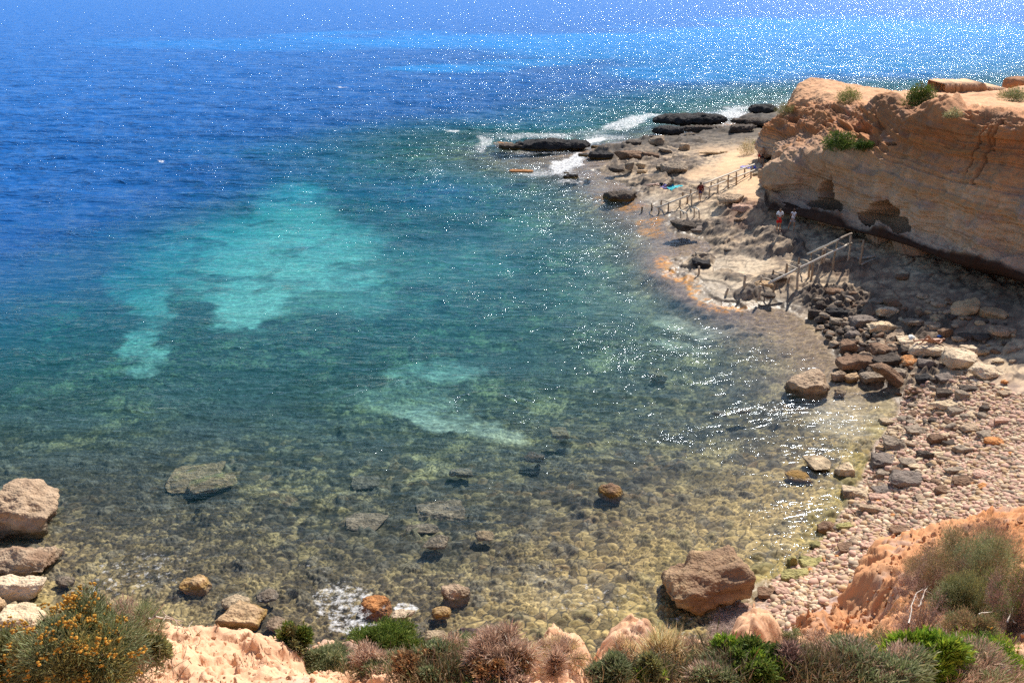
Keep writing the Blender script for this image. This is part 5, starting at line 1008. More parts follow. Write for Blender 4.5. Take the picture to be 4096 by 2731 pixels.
for pts, r0, lab in (([(148, 622), (165, 628), (186, 622)], .012, 'weathered grey driftwood stick lying on the sandy mound'), ([(186, 634), (194, 622), (200, 612)], .007, 'thin pale stick standing up from the sandy mound'), ([(178, 632), (184, 625), (199, 616)], .006, 'thin pale stick leaning beside the upright one'),
                     ([(160, 632), (168, 626), (182, 628)], .009, 'short grey driftwood piece across the longer stick'), ([(80, 655), (90, 648), (93, 640)], .008, 'bare orange-tan stem arching inside the yellow-flowered shrub')):
    branch('dead_branch', [hp3(*q, up=.03 + .1 * (k == 1)) for k, q in enumerate(pts)], r0, (.50, .40, .32), lab, 'branch')
for pts, lab in (([(905, 640), (912, 610), (925, 598)], 'arching white dead stem over the dead bramble'), ([(915, 622), (925, 600), (938, 592)], 'curved white dead stem crossing the bramble shrub'), ([(1003, 640), (1012, 612), (1020, 600)], 'bleached dead branch by the dark tangled shrub'), ([(975, 630), (996, 626), (1012, 640)], 'bleached branch lying across the slope under the grey-green shrub')):
    branch('dead_branch', [hp3(*q, up=.35) for q in pts], .014, (.62, .54, .47), lab, 'branch')
# small weeds and grit between the plants: nobody could count them
r = np.random.RandomState(77); Ps, Ds, Ls, Ws, Cs = [], [], [], [], []
q = r.uniform([0, 600], [1024, 682], (9000, 2)); dens = blob(q[:, 0], q[:, 1], [(420, 668, 90, 22, 1), (650, 676, 60, 12, .6), (860, 665, 200, 28, 1), (60, 660, 90, 40, .8), (960, 600, 70, 80, .8), (205, 650, 90, 30, .05), (590, 668, 20, 16, .2)])
dens = dens * (1 - .93 * blob(q[:, 0], q[:, 1], [(562, 672, 32, 20, 1), (628, 656, 28, 12, 1), (748, 638, 28, 14, 1), (230, 650, 110, 36, 1), (370, 684, 40, 10, 1)])); q = q[r.uniform(size=len(q)) < dens]
for a, b in q:
    h_ = on_hill(a, b)
    if h_ is None or h_[1] > 30: continue
    m_ = 22; pal = STY[['greygreen', 'dry', 'olive', 'straw', 'rust', 'brown'][r.randint(6)]][0]
    Ps.append(h_ + r.normal(size=(m_, 3)) * [.06, .06, .01]); Ds.append(unit(r.normal(size=(m_, 3)) * .6 + [0, 0, 1])); Ls.append(r.uniform(.04, .16, m_)); Ws.append(r.uniform(.003, .007, m_)); Cs.append(np.array(pal)[r.randint(3, size=m_)] * r.uniform(.7, 1.2, (m_, 1)))
V, F = blades(np.concatenate(Ps), np.concatenate(Ds), np.concatenate(Ls), np.concatenate(Ws), r); me = raw_mesh('undergrowth', V, F, leaf_m, smooth=False); set_col(me, 'col', np.repeat(np.concatenate(Cs), 5, 0)); tag(link('undergrowth', me), kind='stuff')
# ------------------------------------------------------------------ wooden slipways, posts, poles
wood_m = rock_material('weathered_wood', bscale=14, bump=.3, var=.25, dist=.01).m
def pole_mesh(a, b, r0, r1, seed=0, bend=.0, sides=7, notch=0):
    a, b = np.array(a, float), np.array(b, float); r = np.random.RandomState(seed); n = 9; t_ = np.linspace(0, 1, n)[:, None]; P = a + (b - a) * t_
    P += np.sin(t_ * math.pi) * bend * np.array([r.normal(), r.normal(), r.normal() * .3]) + r.normal(size=P.shape) * r0 * .08; P[0] = a; P[-1] = b
    T = unit(np.gradient(P, axis=0)); x = unit(np.cross(T, [.37, .11, .21])); y = np.cross(T, x); ang = np.arange(sides) * 2 * math.pi / sides; rad = np.linspace(r0, r1, n) * (1 + .08 * r.normal(size=n))
    V = (P[:, None] + (x[:, None] * np.cos(ang)[None, :, None] + y[:, None] * np.sin(ang)[None, :, None]) * rad[:, None, None]).reshape(-1, 3)
    F = []
    for i in range(n - 1):
        for j in range(sides): k = (j + 1) % sides; F += [[i * sides + j, i * sides + k, (i + 1) * sides + k], [i * sides + j, (i + 1) * sides + k, (i + 1) * sides + j]]
    V = np.concatenate([V, [a, b]]); m = len(V)
    for j in range(sides): k = (j + 1) % sides; F += [[m - 2, k, j], [m - 1, (n - 1) * sides + j, (n - 1) * sides + k]]
    return V, np.array(F)
def pole(name, a, b, r0, r1, col, parent=None, seed=0, bend=0., origin=None, wet=0):
    V, F = pole_mesh(a, b, r0, r1, seed, bend); c = np.tile(np.array(col, float), (len(V), 1))
    if wet: c = cmix(c, (.07, .045, .03), ss(wet, wet - .3, V[:, 2]))
    o0 = np.array(origin if origin is not None else V.mean(0)); me = raw_mesh(name, V - o0, F, wood_m); set_col(me, 'col', c); o = link(name, me, parent)
    if parent is None: o.location = o0
    return o
W1 = (.50, .40, .30); W2 = (.36, .26, .18)
def post_ends(x, yt, yb, xt=None, sinkd=.25):
    p = on_ground(x, yb); q = WY(xt if xt is not None else x, yt, p[1]); return np.array([p[0], p[1], p[2] - sinkd]), q
def slipway(label, posts, rails, bars, seed, col=W1):
    root = bpy.data.objects.new('slipway', None); COL.objects.link(root); pts = [post_ends(*p[:3], xt=p[3] if len(p) > 3 else None) for p in posts]; org = pts[0][0]; root.location = org; tag(root, label, 'slipway', 'timber boat slipways')
    def near_y(px, py): return min(pts, key=lambda e: (PROJ(*e[1])[0] - px) ** 2 + (PROJ(*e[1])[1] - py) ** 2)[1][1]
    for k, (a, b) in enumerate(pts): pole('post', a, b, .085, .07, W2 if k % 3 else W1, root, seed + k, .03, org, wet=.35)
    for k, (x0, y0, x1, y1, c) in enumerate(rails):
        Y0, Y1 = near_y(x0, y0), near_y(x1, y1); pole('rail', WY(x0, y0, Y0), WY(x1, y1, Y1), .085, .07, c, root, seed + 40 + k, .03, org)
    for k, (x0, y0, x1, y1) in enumerate(bars): pole('crossbar', WY(x0, y0, near_y(x0, y0)), WY(x1, y1, near_y(x1, y1)), .05, .045, W1, root, seed + 60 + k, .08, org)
    return root
g = lambda L, ox, oy, k: [tuple((ox if i % 2 == 0 else oy) + v * k if i < 4 else v for i, v in enumerate(q)) for q in L]
def P1(L): return [(625 + x * .04783, 155 + a * .04783, 155 + b * .04783) for x, a, b in L]
def B1(L): return [(625 + a * .04783, 155 + b * .04783, 625 + c * .04783, 155 + d * .04783) for a, b, c, d in L]
def P2_(L): return [(712.5 + x * .0744, 207.5 + a * .0744, 207.5 + b * .0744, 712.5 + xt * .0744) for x, xt, a, b in L]
def B2(L): return [(712.5 + a * .0744, 207.5 + b * .0744, 712.5 + c * .0744, 207.5 + d * .0744) for a, b, c, d in L]
WL = (.74, .66, .55)
slipway('upper weathered timber slipway with twin rails running down from the headland cave', P1([(1950, 500, 790), (2165, 410, 690), (2330, 350, 620), (1775, 690, 910), (1800, 570, 680), (1380, 690, 880), (1400, 820, 1050), (1300, 870, 1000), (1205, 770, 900), (1150, 930, 1080), (915, 1000, 1170), (765, 940, 1070), (705, 1090, 1220), (565, 1000, 1150)]) + [(744.5, 168, 176.5), (753, 164.5, 171), (751, 171, 178)],
        [(703.3, 183.8, 754.3, 164, WL), (708.4, 187.6, 760.7, 167.2, WL), (657.4, 207.4, 702, 189.7, WL)],
        B1([(780, 935, 930, 990), (570, 1020, 670, 1085), (1210, 770, 1370, 805), (1370, 700, 1530, 745), (1640, 650, 1770, 690), (1800, 560, 1900, 605), (2010, 490, 2140, 525), (2180, 430, 2330, 470)]), 1000)
slipway('lower tall timber slipway frame standing half in cliff shade above the boulder pile', P2_([(1320, 1330, 600, 720), (1295, 1315, 690, 930), (1320, 1350, 730, 975), (1475, 1515, 535, 900), (1470, 1490, 560, 905), (1625, 1680, 455, 840), (1800, 1855, 350, 785), (1970, 2030, 430, 770), (1155, 1162, 660, 800), (1145, 1165, 770, 1045), (990, 1002, 745, 890), (808, 822, 830, 985), (632, 655, 920, 1060), (825, 842, 1010, 1165), (985, 1040, 930, 1085)]),
        B2([(1280, 620, 1705, 420), (755, 1015, 1805, 500)]) and [(*b, WL) for b in B2([(1280, 620, 1705, 420), (755, 1015, 1805, 500)])] + [(*b, (.30, .24, .19)) for b in B2([(1705, 420, 1870, 345), (1805, 500, 1865, 475)])],
        B2([(1370, 615, 1470, 665), (1530, 540, 1630, 580), (1180, 690, 1310, 740), (1010, 765, 1150, 820), (830, 860, 990, 910), (660, 940, 820, 1000), (1690, 460, 1800, 510)]), 1100)
def frame(label, posts, bars, seed):
    root = bpy.data.objects.new('driftwood_rack', None); COL.objects.link(root); pts = [post_ends(*p) for p in posts]; org = pts[0][0]; root.location = org; tag(root, label, 'driftwood rack', 'small driftwood frames')
    for k, (a, b) in enumerate(pts): pole('post', a, b, .07, .06, W1, root, seed + k, .04, org)
    pole('crossbar', pts[0][1], pts[1][1] + [0, 0, .02], .06, .05, WL, root, seed + 9, .06, org)
frame('small driftwood frame of two posts and a sloping bar, nearer the sea', P1([(1160, 1150, 1310), (1295, 1215, 1350)]), 0, 1200)
frame('small driftwood frame of two posts and a sloping bar, nearer the cliff', P1([(1440, 1090, 1290), (1545, 1155, 1350)]), 0, 1210)
for k, (x, xt, a, b, lab) in enumerate(((641.2, 642, 206.6, 212.6, 'dark rotten post standing alone in the water off the upper slipway'), (698.3, 698.8, 266, 274.5, 'thin post in the ledge pool beside the dark square boulder'), (743.8, 745, 274.5, 288, 'short post by the water, tallest of the three bare ones below the lower slipway'),
                                      (724.8, 728.2, 287.6, 295, 'short leaning post closest to the sea below the lower slipway'), (759.2, 760.5, 285.5, 295, 'short thick post next to the rounded rock under the lower slipway'))):
    a_, b_ = post_ends(x, a, b, xt); o = pole('post', a_, b_, .09, .075, (.12, .08, .06) if k == 0 else W1, None, 1300 + k, .03, a_, wet=.3); tag(o, lab, 'post')
for k, (x0, y0, x1, y1, r_, lab) in enumerate(((827.8, 264.6, 876, 257, .10, 'long grey pole lying in the shade against the cliff foot'), (861.5, 264, 878.5, 258.2, .07, 'shorter pale pole lying beside the long one in the cliff shade'))):
    a_ = on_ground(x0, y0 + 1) + [0, 0, r_]; b_ = on_ground(x1, y1 + 1) + [0, 0, r_ * 2]; tag(pole('fallen_pole', a_, b_, r_, r_ * .8, (.42, .36, .30), None, 1400 + k, .02), lab, 'pole')
for (x, xt, a, b, lab) in ((877, 878, 231, 244, 'leaning timber prop against the dark undercut of the cliff'),):
    p = WY(x, b, 59.5); q = WY(xt, a, 59.3); tag(pole('prop_post', p, q, .09, .08, W2, None, 1450, .02), lab, 'post')
# ------------------------------------------------------------------ people
skin_mats = {}
def skin_mat(c):
    if c not in skin_mats: skin_mats[c] = plain('skin_%d' % len(skin_mats), c, .55, .08, 8)
    return skin_mats[c]
cloth = {}
def cloth_mat(c):
    if c not in cloth: cloth[c] = plain('cloth_%d' % len(cloth), c, .9, .12, 12)
    return cloth[c]
BASE = dict(pelvis=(0, 0, .98), waist=(0, 0, 1.12), chest=(0, 0, 1.32), neckb=(0, 0, 1.50), neck=(0, .005, 1.56), head=(0, .02, 1.66), crown=(0, .01, 1.76),
            hipL=(-.10, 0, .93), kneeL=(-.11, .01, .50), ankL=(-.11, -.02, .09), toeL=(-.12, .16, .035), hipR=(.10, 0, .93), kneeR=(.11, .01, .50), ankR=(.11, -.02, .09), toeR=(.12, .16, .035),
            shL=(-.18, 0, 1.44), elL=(-.23, -.02, 1.16), wrL=(-.24, .04, .91), haL=(-.24, .06, .83), shR=(.18, 0, 1.44), elR=(.23, -.02, 1.16), wrR=(.24, .04, .91), haR=(.24, .06, .83))
BONES = [('pelvis', 'waist'), ('waist', 'chest'), ('chest', 'neckb'), ('neckb', 'neck'), ('neck', 'head'), ('head', 'crown'), ('pelvis', 'hipL'), ('hipL', 'kneeL'), ('kneeL', 'ankL'), ('ankL', 'toeL'), ('pelvis', 'hipR'), ('hipR', 'kneeR'), ('kneeR', 'ankR'), ('ankR', 'toeR'),
         ('neckb', 'shL'), ('shL', 'elL'), ('elL', 'wrL'), ('wrL', 'haL'), ('neckb', 'shR'), ('shR', 'elR'), ('elR', 'wrR'), ('wrR', 'haR')]
RAD = dict(pelvis=.135, waist=.115, chest=.145, neckb=.085, neck=.055, head=.10, crown=.075, hip=.10, knee=.058, ank=.04, toe=.032, sh=.065, el=.042, wr=.028, ha=.036)
def person(label, at, heading, pose, skin, clothes, hair, height=1.75, female=False, lying=None):
    J = {k: np.array(v, float) for k, v in BASE.items()}; J.update({k: np.array(v, float) for k, v in pose.items() if k != 'look'}); names = list(J)
    me = bpy.data.meshes.new('person'); vs_ = [J[k] for k in names]; idx = {k: i for i, k in enumerate(names)}; ed = [(idx[a], idx[b]) for a, b in BONES]; rad = [RAD[k] if k in RAD else RAD[k[:-1]] for k in names]
    if female: rad[idx['waist']] *= .88; rad[idx['pelvis']] *= 1.06; rad[idx['shL']] *= .85; rad[idx['shR']] *= .85
    for s in 'LR':
        h_ = J['ha' + s]; f_ = unit(h_ - J['wr' + s]); sd = unit(np.cross(f_, [0.1, 1, 0.2])); fw = np.cross(sd, f_)
        for k, (o_, l_) in enumerate(((-.024, .070), (-.008, .082), (.008, .076), (.022, .060))):
            b0 = h_ + sd * o_ * 1.2 + f_ * .02; m_ = b0 + f_ * l_ * .5 + fw * .01; e_ = b0 + f_ * l_ * .9 + fw * .03; i0 = len(vs_); vs_ += [b0, m_, e_]; ed += [(idx['ha' + s], i0), (i0, i0 + 1), (i0 + 1, i0 + 2)]; rad += [.010, .009, .007]
        b0 = J['wr' + s] * .55 + h_ * .45 + sd * -.035; e_ = b0 + f_ * .035 + sd * -.025 + fw * .015; i0 = len(vs_); vs_ += [b0, e_]; ed += [(idx['wr' + s], i0), (i0, i0 + 1)]; rad += [.012, .009]
    me.from_pydata([tuple(v) for v in vs_], ed, []); ob = bpy.data.objects.new('person_body', me); COL.objects.link(ob)
    md = ob.modifiers.new('skin', 'SKIN'); md.use_smooth_shade = True
    for i, sv in enumerate(me.skin_vertices[0].data):
        rr = rad[i]; nm = names[i] if i < len(names) else ''; sv.radius = (rr * (1.18 if nm in ('chest', 'pelvis', 'waist') else 1), rr * (.82 if nm in ('chest', 'waist') else 1)); sv.use_root = (i == idx['pelvis'])
    ob.modifiers.new('sub', 'SUBSURF').levels = 2
    dg = bpy.context.evaluated_depsgraph_get(); ev = ob.evaluated_get(dg); bm_ = bpy.data.meshes.new_from_object(ev); n = len(bm_.vertices); V = np.empty(n * 3); bm_.vertices.foreach_get('co', V); V = V.reshape(-1, 3)
    bpy.data.objects.remove(ob); s = height / 1.80
    # face: nose and brow drawn out of the head surface, ears
    hc, hf = J['head'], unit(pose.get('look', np.array([0, 1, 0]))); up = unit(J['crown'] - J['neck']); d = V - (hc + up * -.0); near = np.linalg.norm(d, axis=1) < .16; fr = d @ hf; hgt = d @ up; sdv = np.cross(hf, up); lat = d @ sdv
    V += hf * (near * (fr > .03) * .026 * np.exp(-(lat / .018) ** 2 - ((hgt + .005) / .03) ** 2))[:, None]; V -= hf * (near * (fr > .03) * .012 * np.exp(-((np.abs(lat) - .033) / .015) ** 2 - ((hgt - .025) / .014) ** 2))[:, None]
    V += (np.sign(lat)[:, None] * sdv) * (near * (np.abs(lat) > .05) * .022 * np.exp(-(fr / .02) ** 2 - ((hgt) / .03) ** 2))[:, None]
    bm_.vertices.foreach_set('co', (V * s).ravel()); bm_.name = 'person'; bm_.materials.clear(); bm_.materials.append(skin_mat(skin)); bm_.polygons.foreach_set('use_smooth', np.ones(len(bm_.polygons), bool)); bm_.update()
    o = bpy.data.objects.new('person', bm_); COL.objects.link(o); o.location = at; o.rotation_euler = (0, 0, heading); tag(o, label, 'person')
    # garments and hair: shells that follow the body
    A = np.array([J[a] for a, b in BONES]); B = np.array([J[b] for a, b in BONES]); AB = B - A; t_ = np.clip(((V[:, None] - A[None]) * AB[None]).sum(-1) / (AB ** 2).sum(-1)[None], 0, 1); dd = np.linalg.norm(V[:, None] - (A + t_[..., None] * AB), axis=-1); bi = dd.argmin(1); bt = t_[np.arange(n), bi]; bn = [BONES[i] for i in bi]
    polys = [tuple(p.vertices) for p in bm_.polygons]; N_ = np.empty(n * 3); bm_.vertices.foreach_get('normal', N_); N_ = N_.reshape(-1, 3)
    def shell(nm, test, thick, mat):
        ok = np.array([test(bn[i], bt[i], V[i]) for i in range(n)]); F = [f for f in polys if all(ok[list(f)])]
        if not F: return
        used = sorted({i for f in F for i in f}); mp_ = {i: k for k, i in enumerate(used)}; m_ = bpy.data.meshes.new(nm); m_.from_pydata([tuple(v) for v in (V[used] + N_[used] * thick) * s], [], [[mp_[i] for i in f] for f in F]); m_.materials.append(mat); m_.polygons.foreach_set('use_smooth', np.ones(len(m_.polygons), bool)); c_ = bpy.data.objects.new(nm, m_); COL.objects.link(c_); c_.parent = o
    torso = {('waist', 'chest'), ('chest', 'neckb'), ('neckb', 'shL'), ('neckb', 'shR')}
    for g_, col in clothes.items():
        if g_ == 'shirt': shell('shirt', lambda b, t, v: b in torso or b == ('pelvis', 'waist') and t > .15 or b in (('shL', 'elL'), ('shR', 'elR')) and t < .62, .022, cloth_mat(col))
        if g_ == 'jacket': shell('shirt', lambda b, t, v: b in torso or b == ('pelvis', 'waist') or b[0] in ('shL', 'shR', 'elL', 'elR'), .03, cloth_mat(col))
        if g_ == 'top': shell('top', lambda b, t, v: b in torso or b == ('pelvis', 'waist') and t > .15, .018, cloth_mat(col))
        if g_ == 'bikini': shell('bikini', lambda b, t, v: b[0] == 'pelvis' and t < .6 or b in (('hipL', 'kneeL'), ('hipR', 'kneeR')) and t < .06, .012, cloth_mat(col))
        if g_ == 'shorts': shell('shorts', lambda b, t, v: b[0] == 'pelvis' and t < .9 or b in (('hipL', 'kneeL'), ('hipR', 'kneeR')) and t < .58, .024, cloth_mat(col))
        if g_ == 'skirt': shell('shorts', lambda b, t, v: b[0] == 'pelvis' and t < .9 or b in (('hipL', 'kneeL'), ('hipR', 'kneeR')) and t < .42, .02, cloth_mat(col))
    shell('hair', lambda b, t, v: b in (('head', 'crown'), ('neck', 'head')) and ((v - hc) @ hf < .035 or (v - hc) @ up > .055) and (v - hc) @ up > -.06, .016, cloth_mat(hair))
    return o, s
def child_mesh(nm, V, F, m, parent): me = raw_mesh(nm, V, F, m); return link(nm, me, parent)
def head_to(p): return math.atan2(-(0 - p[0]), (0 - p[1]))      # heading that faces the camera side (local +Y towards it)
S1, S2 = (.50, .28, .17), (.36, .19, .11)
HOLD = dict(elL=(-.25, .06, 1.18), wrL=(-.10, .26, 1.16), haL=(-.03, .30, 1.18), elR=(.25, .06, 1.18), wrR=(.10, .26, 1.16), haR=(.03, .30, 1.19))
def feet(px, py): return on_ground(px, py)
p = feet(778, 231.3); o, s = person('person in white T-shirt and red shorts standing in the cliff shade looking at his hands', tuple(p), math.pi * 1.02, HOLD, S2, dict(shirt=(.86, .86, .90), shorts=(.62, .02, .02)), (.05, .04, .03), 1.80)
V, F = pole_mesh((-.075, .176, 1.36), (.075, .176, 1.37), .012, .012, 3); child_mesh('shirt_print', V * s, F, cloth_mat((.7, .06, .05)), next(c for c in o.children if c.name.startswith('shirt')))
p = feet(791.8, 230.6); STR = dict(hipL=(-.1, 0, .93), kneeL=(-.22, .06, .50), ankL=(-.32, -.05, .09), toeL=(-.40, .10, .03), kneeR=(.14, .05, .50), ankR=(.12, -.08, .09), toeR=(.14, .1, .03), elL=(-.22, .1, 1.2), wrL=(-.12, .3, 1.25), haL=(-.08, .36, 1.28), elR=(.22, .1, 1.2), wrR=(.12, .3, 1.25), haR=(.08, .36, 1.28))
o, s = person('person in white top and grey shorts seen from behind, dark strap across the back', tuple(p), -.3, STR, S2, dict(top=(.80, .80, .92), skirt=(.38, .36, .40)), (.07, .03, .02), 1.70, True)
V, F = tubes([(np.array([(-.15, -.13, 1.50), (-.06, -.165, 1.38), (.06, -.16, 1.22), (.16, -.10, 1.08)]), [.016] * 4)]); child_mesh('bag_strap', V * s, F, cloth_mat((.02, .02, .03)), next(c for c in o.children if c.name.startswith('top')))
p = feet(699.6, 200.6); WK = dict(kneeL=(-.09, .14, .52), ankL=(-.08, .16, .10), toeL=(-.08, .33, .05), kneeR=(.09, -.02, .50), ankR=(.08, -.22, .12), toeR=(.08, -.08, .03), elL=(-.27, -.08, 1.18), wrL=(-.24, .08, .98), haL=(-.23, .12, .92), elR=(.27, -.08, 1.18), wrR=(.25, .0, .94), haR=(.25, .03, .86))
o, s = person('person in dark red long-sleeved top walking up between the slipway rails, bare legs', tuple(p), -.35, WK, S2, dict(jacket=(.14, .022, .018), skirt=(.03, .03, .14)), (.03, .025, .02), 1.74)
V, F = rock_shape(5, .30, .16, .42, 3, .5, .02); child_mesh('backpack', (V + [0.02, -.22, 1.30]) * s, F, cloth_mat((.20, .035, .025)), o)
# sunbathers
LIE = dict(pelvis=(0, 0, .12), waist=(0, .16, .12), chest=(0, .36, .13), neckb=(0, .54, .12), neck=(0, .60, .13), head=(0, .70, .15), crown=(0, .80, .14), hipL=(-.1, -.06, .11), kneeL=(-.14, -.48, .13), ankL=(-.16, -.90, .08), toeL=(-.2, -.95, .19),
           hipR=(.1, -.06, .11), kneeR=(.13, -.48, .14), ankR=(.18, -.90, .08), toeR=(.24, -.95, .19), shL=(-.18, .48, .11), elL=(-.34, .24, .07), wrL=(-.36, .0, .06), haL=(-.36, -.08, .06), shR=(.18, .48, .11), elR=(.34, .26, .08), wrR=(.22, .06, .2), haR=(.14, .0, .24), look=np.array([0, .1, 1.0]))
BENT = dict(LIE); BENT.update(kneeR=(.14, -.34, .50), ankR=(.14, -.62, .08), toeR=(.15, -.78, .05))
p = on_ground(654, 185.6); person('sunbather with fair skin lying on the shelf, feet towards the sea', (p[0], p[1], p[2] + .04), -1.25, LIE, (.62, .40, .30), dict(bikini=(.75, .62, .55)), (.08, .05, .03), 1.68, True)
p = on_ground(672.8, 186.8); SIT = dict(pelvis=(0, 0, .14), waist=(0, -.03, .27), chest=(0, -.02, .46), neckb=(0, .01, .64), neck=(0, .03, .70), head=(0, .06, .80), crown=(0, .06, .90), hipL=(-.1, .03, .12), kneeL=(-.14, .42, .34), ankL=(-.12, .72, .07), toeL=(-.12, .90, .05), hipR=(.1, .03, .12), kneeR=(.14, .44, .30), ankR=(.12, .78, .07), toeR=(.12, .95, .06),
           shL=(-.18, .0, .58), elL=(-.22, .18, .38), wrL=(-.15, .40, .38), haL=(-.13, .46, .38), shR=(.18, .0, .58), elR=(.22, .18, .38), wrR=(.15, .40, .38), haR=(.13, .46, .38))
o, s = person('tanned person sitting on the turquoise towel with a grey sun hat', (p[0], p[1], p[2] + .04), 1.9, SIT, S2, dict(shorts=(.01, .10, .30)), (.03, .02, .02), 1.74)
def hat(parent, c, r_, col, s=1.0, nm='hat'):
    n = 14; a = np.arange(n) * 2 * math.pi / n; V = []; 
    for rr, zz in ((r_, -.015), (r_ * .98, .0), (r_ * .52, .012), (r_ * .50, .08), (r_ * .30, .105), (.001, .11)): V += [[math.cos(t_) * rr, math.sin(t_) * rr, zz] for t_ in a]
    F = gridF(6, n); extra = [[i * n + n - 1, i * n, (i + 1) * n, (i + 1) * n + n - 1] for i in range(5)]; V = (np.array(V) + c) * s; m_ = cloth_mat(col); me = raw_mesh(nm, V, np.concatenate([F, extra]), m_); return link(nm, me, parent)
hat(o, (0, .06, .88), .20, (.30, .29, .24), s)
p = on_ground(761.9, 164.5); o, s = person('bare-chested person in dark shorts standing at the headland cave mouth', tuple(p), 2.6, dict(elL=(-.28, .0, 1.2), elR=(.28, .02, 1.2), wrR=(.14, .2, 1.12), haR=(.08, .26, 1.12)), S2, dict(shorts=(.015, .015, .02)), (.03, .02, .02), 1.78)
p = on_ground(758.9, 162.8); person('person in a red garment standing close beside the bare-chested one', tuple(p), 2.2, dict(), (.40, .17, .10), dict(shorts=(.55, .03, .03)), (.05, .03, .02), 1.68, True)
p = on_ground(764.3, 170.6); o, s = person('person crouching in dark clothes by the top end of the upper slipway', tuple(p), 2.4, SIT, S2, dict(shirt=(.06, .02, .03), shorts=(.02, .02, .03)), (.02, .015, .015), 1.74)
def slab_top(px, py):
    best = None
    for o_, V, p_ in ROCKS:
        W_ = V + np.array(o_.location); x, y = PROJ(W_[:, 0], W_[:, 1], W_[:, 2]); d_ = np.hypot(x - px, y - py)
        i = np.where(d_ < 2.6)[0]
        if len(i) and 'sunbather' in o_["label"] + ' hat' and any(k in o_["label"] for k in ('white hat', 'carrying the lying')):
            q = W_[i][np.argmax(W_[i][:, 2])]
            if best is None or q[2] > best[2]: best = q
    return best if best is not None else on_ground(px, py)
p = slab_top(933, 343.5); person('tanned sunbather lying on the long cream slab with one knee raised', (p[0], p[1], p[2] - .02), -1.45, BENT, (.44, .22, .13), dict(bikini=(.36, .18, .11)), (.04, .02, .015), 1.74)
q = slab_top(912.5, 336); hb = hat(None, (0, 0, 0), .24, (.80, .80, .74), 1, 'sun_hat'); hb.location = (q[0], q[1], q[2] + .03); hb.rotation_euler = (.5, .3, 0); tag(hb, 'white sun hat lying on the cream slab by the sunbather feet', 'hat')
def mask(at):
    root = bpy.data.objects.new('diving_mask', None); COL.objects.link(root); root.location = at; tag(root, 'blue diving mask and snorkel beside the sunbather head', 'diving mask')
    V, F = rock_shape(9, .22, .12, .12, 3, .6, .0); link('lens', raw_mesh('lens', V + [0, 0, .06], F, cloth_mat((.03, .12, .45))), root); V, F = tubes([(np.array([(.1, .05, .03), (.22, .08, .05), (.34, .06, .07), (.38, .0, .1)]), [.018] * 4)]); link('snorkel', raw_mesh('snorkel', V, F, cloth_mat((.05, .2, .6))), root)
q = slab_top(939, 337); mask((q[0], q[1], q[2] + .01))
# towels and bags
def towel(corners, col, lab, stripe=None):
    C4 = np.array([on_ground(*c) for c in corners]); n = 16; a = np.linspace(0, 1, n); U, Vv = np.meshgrid(a, a); P = (C4[0] * ((1 - U) * (1 - Vv))[..., None] + C4[1] * (U * (1 - Vv))[..., None] + C4[2] * (U * Vv)[..., None] + C4[3] * ((1 - U) * Vv)[..., None])
    P = P.reshape(-1, 3); gz_ = np.array([ground_z(x, y) for x, y, z in P]); P[:, 2] = np.maximum(gz_, gz_.mean() - .05) + .05 + .02 * n2(P[:, 0] * 5, P[:, 1] * 5, 3); P2_ = P.copy(); P2_[:, 2] -= .02
    F = gridF(n, n); me = raw_mesh('towel', np.concatenate([P, P2_]) - P.mean(0), np.concatenate([F, F[:, ::-1] + n * n]), leaf_m); c = np.tile(np.array(col), (2 * n * n, 1))
    if stripe: c = np.where((n2(np.tile(U.ravel(), 2) * 6, np.tile(Vv.ravel(), 2) * 6, 8) > .1)[:, None], stripe, c)
    set_col(me, 'col', c); o = link('towel', me); o.location = P.mean(0); tag(o, lab, 'towel'); return o
towel([(666.5, 188.4), (677, 185.4), (683.3, 186.3), (671.5, 190)], (.03, .55, .62), 'turquoise beach towel on the rock shelf')
towel([(658.5, 187.2), (664, 184.6), (671, 186), (667.5, 189)], (.03, .03, .12), 'dark blue and purple patterned towel next to the turquoise one', (.16, .10, .45))
towel([(739.4, 168.6), (742, 166.2), (755, 165.4), (756.6, 168.4)], (.10, .08, .55), 'violet-blue towel on the sand at the top of the upper slipway', (.55, .5, .75))
def bag(x, y, col, lab, L=.45):
    p = on_ground(x, y); root = bpy.data.objects.new('bag', None); COL.objects.link(root); root.location = (p[0], p[1], p[2] + .03); tag(root, lab, 'bag'); V, F = rock_shape(int(x), L, L * .6, L * .6, 3, .6, .04); link('body', raw_mesh('body', V + [0, 0, L * .3], F, cloth_mat(col)), root)
    V, F = tubes([(np.array([(-.1, 0, L * .5), (-.08, .02, L * .75), (.08, .02, L * .75), (.1, 0, L * .5)]), [.014] * 4)]); link('handle', raw_mesh('handle', V, F, cloth_mat(col)), root)
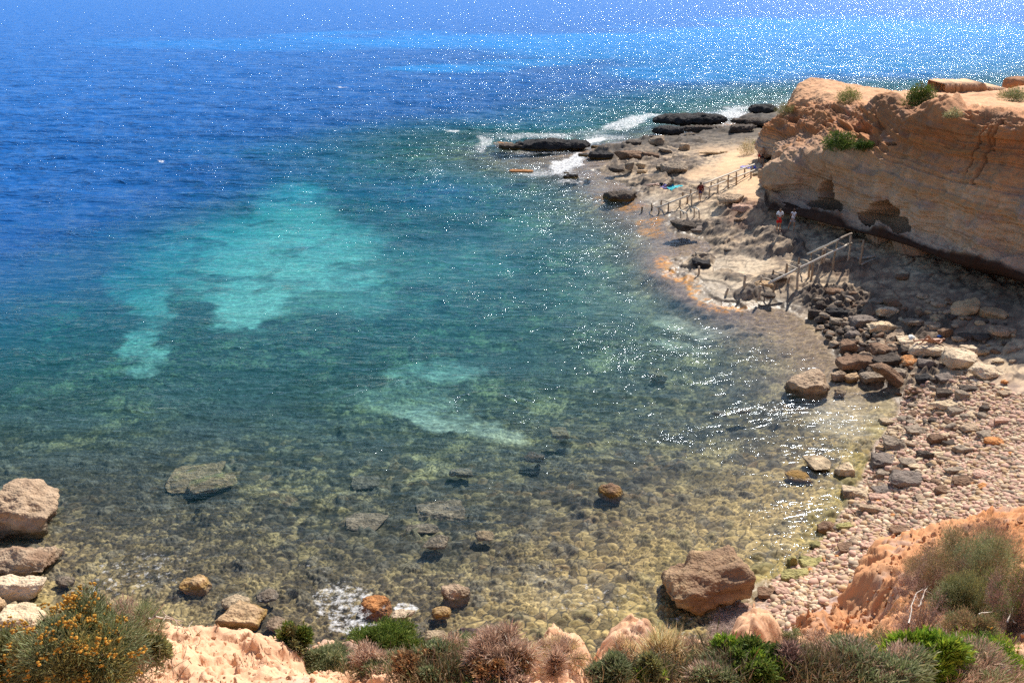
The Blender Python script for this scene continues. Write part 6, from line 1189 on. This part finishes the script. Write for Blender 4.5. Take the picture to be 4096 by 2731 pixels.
bag(661, 185.2, (.02, .03, .05), 'black bag on the patterned towel'); bag(668.5, 186.6, (.02, .02, .04), 'dark bag between patterned and turquoise towels', .4); bag(762.3, 168.6, (.55, .5, .6), 'pale bag next to the crouching person', .4)
# low rock step on the clifftop
rr = np.random.RandomState(4); n = 60; xs = np.linspace(944, 1004, n); base = np.array([WY(x, 93.2 + (x - 944) * .085 * (x > 985), 84 + (x - 944) * .02) for x in xs]); top_ = base + np.array([0, .0, .85]) + rr.normal(size=(n, 3)) * .05; bk = top_ + [0.6, 5.0, -.05]; bt_ = bk - [0, 0, 2]
V = np.concatenate([base - [0, .1, .6], base * .5 + top_ * .5 + [0, -.1, 0] + rr.normal(size=(n, 3)) * .06, top_, bk, bt_]); me = raw_mesh('rock_step', V - V.mean(0), gridF(5, n)[:, ::-1], clm.m); set_col(me, 'col', np.concatenate([np.tile([.45, .22, .10], (2 * n, 1)), np.tile([.70, .42, .25], (3 * n, 1))])); o = link('rock_step', me); o.location = V.mean(0); tag(o, 'low orange rock step along the back of the clifftop', 'rock')
p = WY(1026, 84, 90); V, F = rock_shape(77, 4, 2.5, 1.6, 4, .6, .1); me = raw_mesh('boulder', V, F, stone_m); set_col(me, 'col', np.tile([.42, .2, .1], (len(V), 1))); o = link('boulder', me); o.location = p; tag(o, 'reddish hump of rock at the far end of the clifftop', 'rock')
# dried seagrass heap by the big boulder
r = np.random.RandomState(12); q = r.uniform([712, 610], [770, 665], (1500, 2)); q = q[blob(q[:, 0], q[:, 1], [(735, 632, 26, 26, 1, -20)]) > .2]; P = np.array([on_ground(a, b) for a, b in q]); m_ = 14; P = np.repeat(P, m_, 0) + r.normal(size=(len(P) * m_, 3)) * [.10, .10, .02]; D = unit(r.normal(size=P.shape) * [1, 1, .35]); V, F = blades(P + [0, 0, .03], D, r.uniform(.06, .18, len(P)), np.full(len(P), .007), r); me = raw_mesh('seagrass_litter', V, F, leaf_m, smooth=False); set_col(me, 'col', np.repeat(np.array([.62, .48, .42]) * r.uniform(.5, 1.3, (len(P), 1)), 5, 0)); tag(link('seagrass_litter', me), kind='stuff')
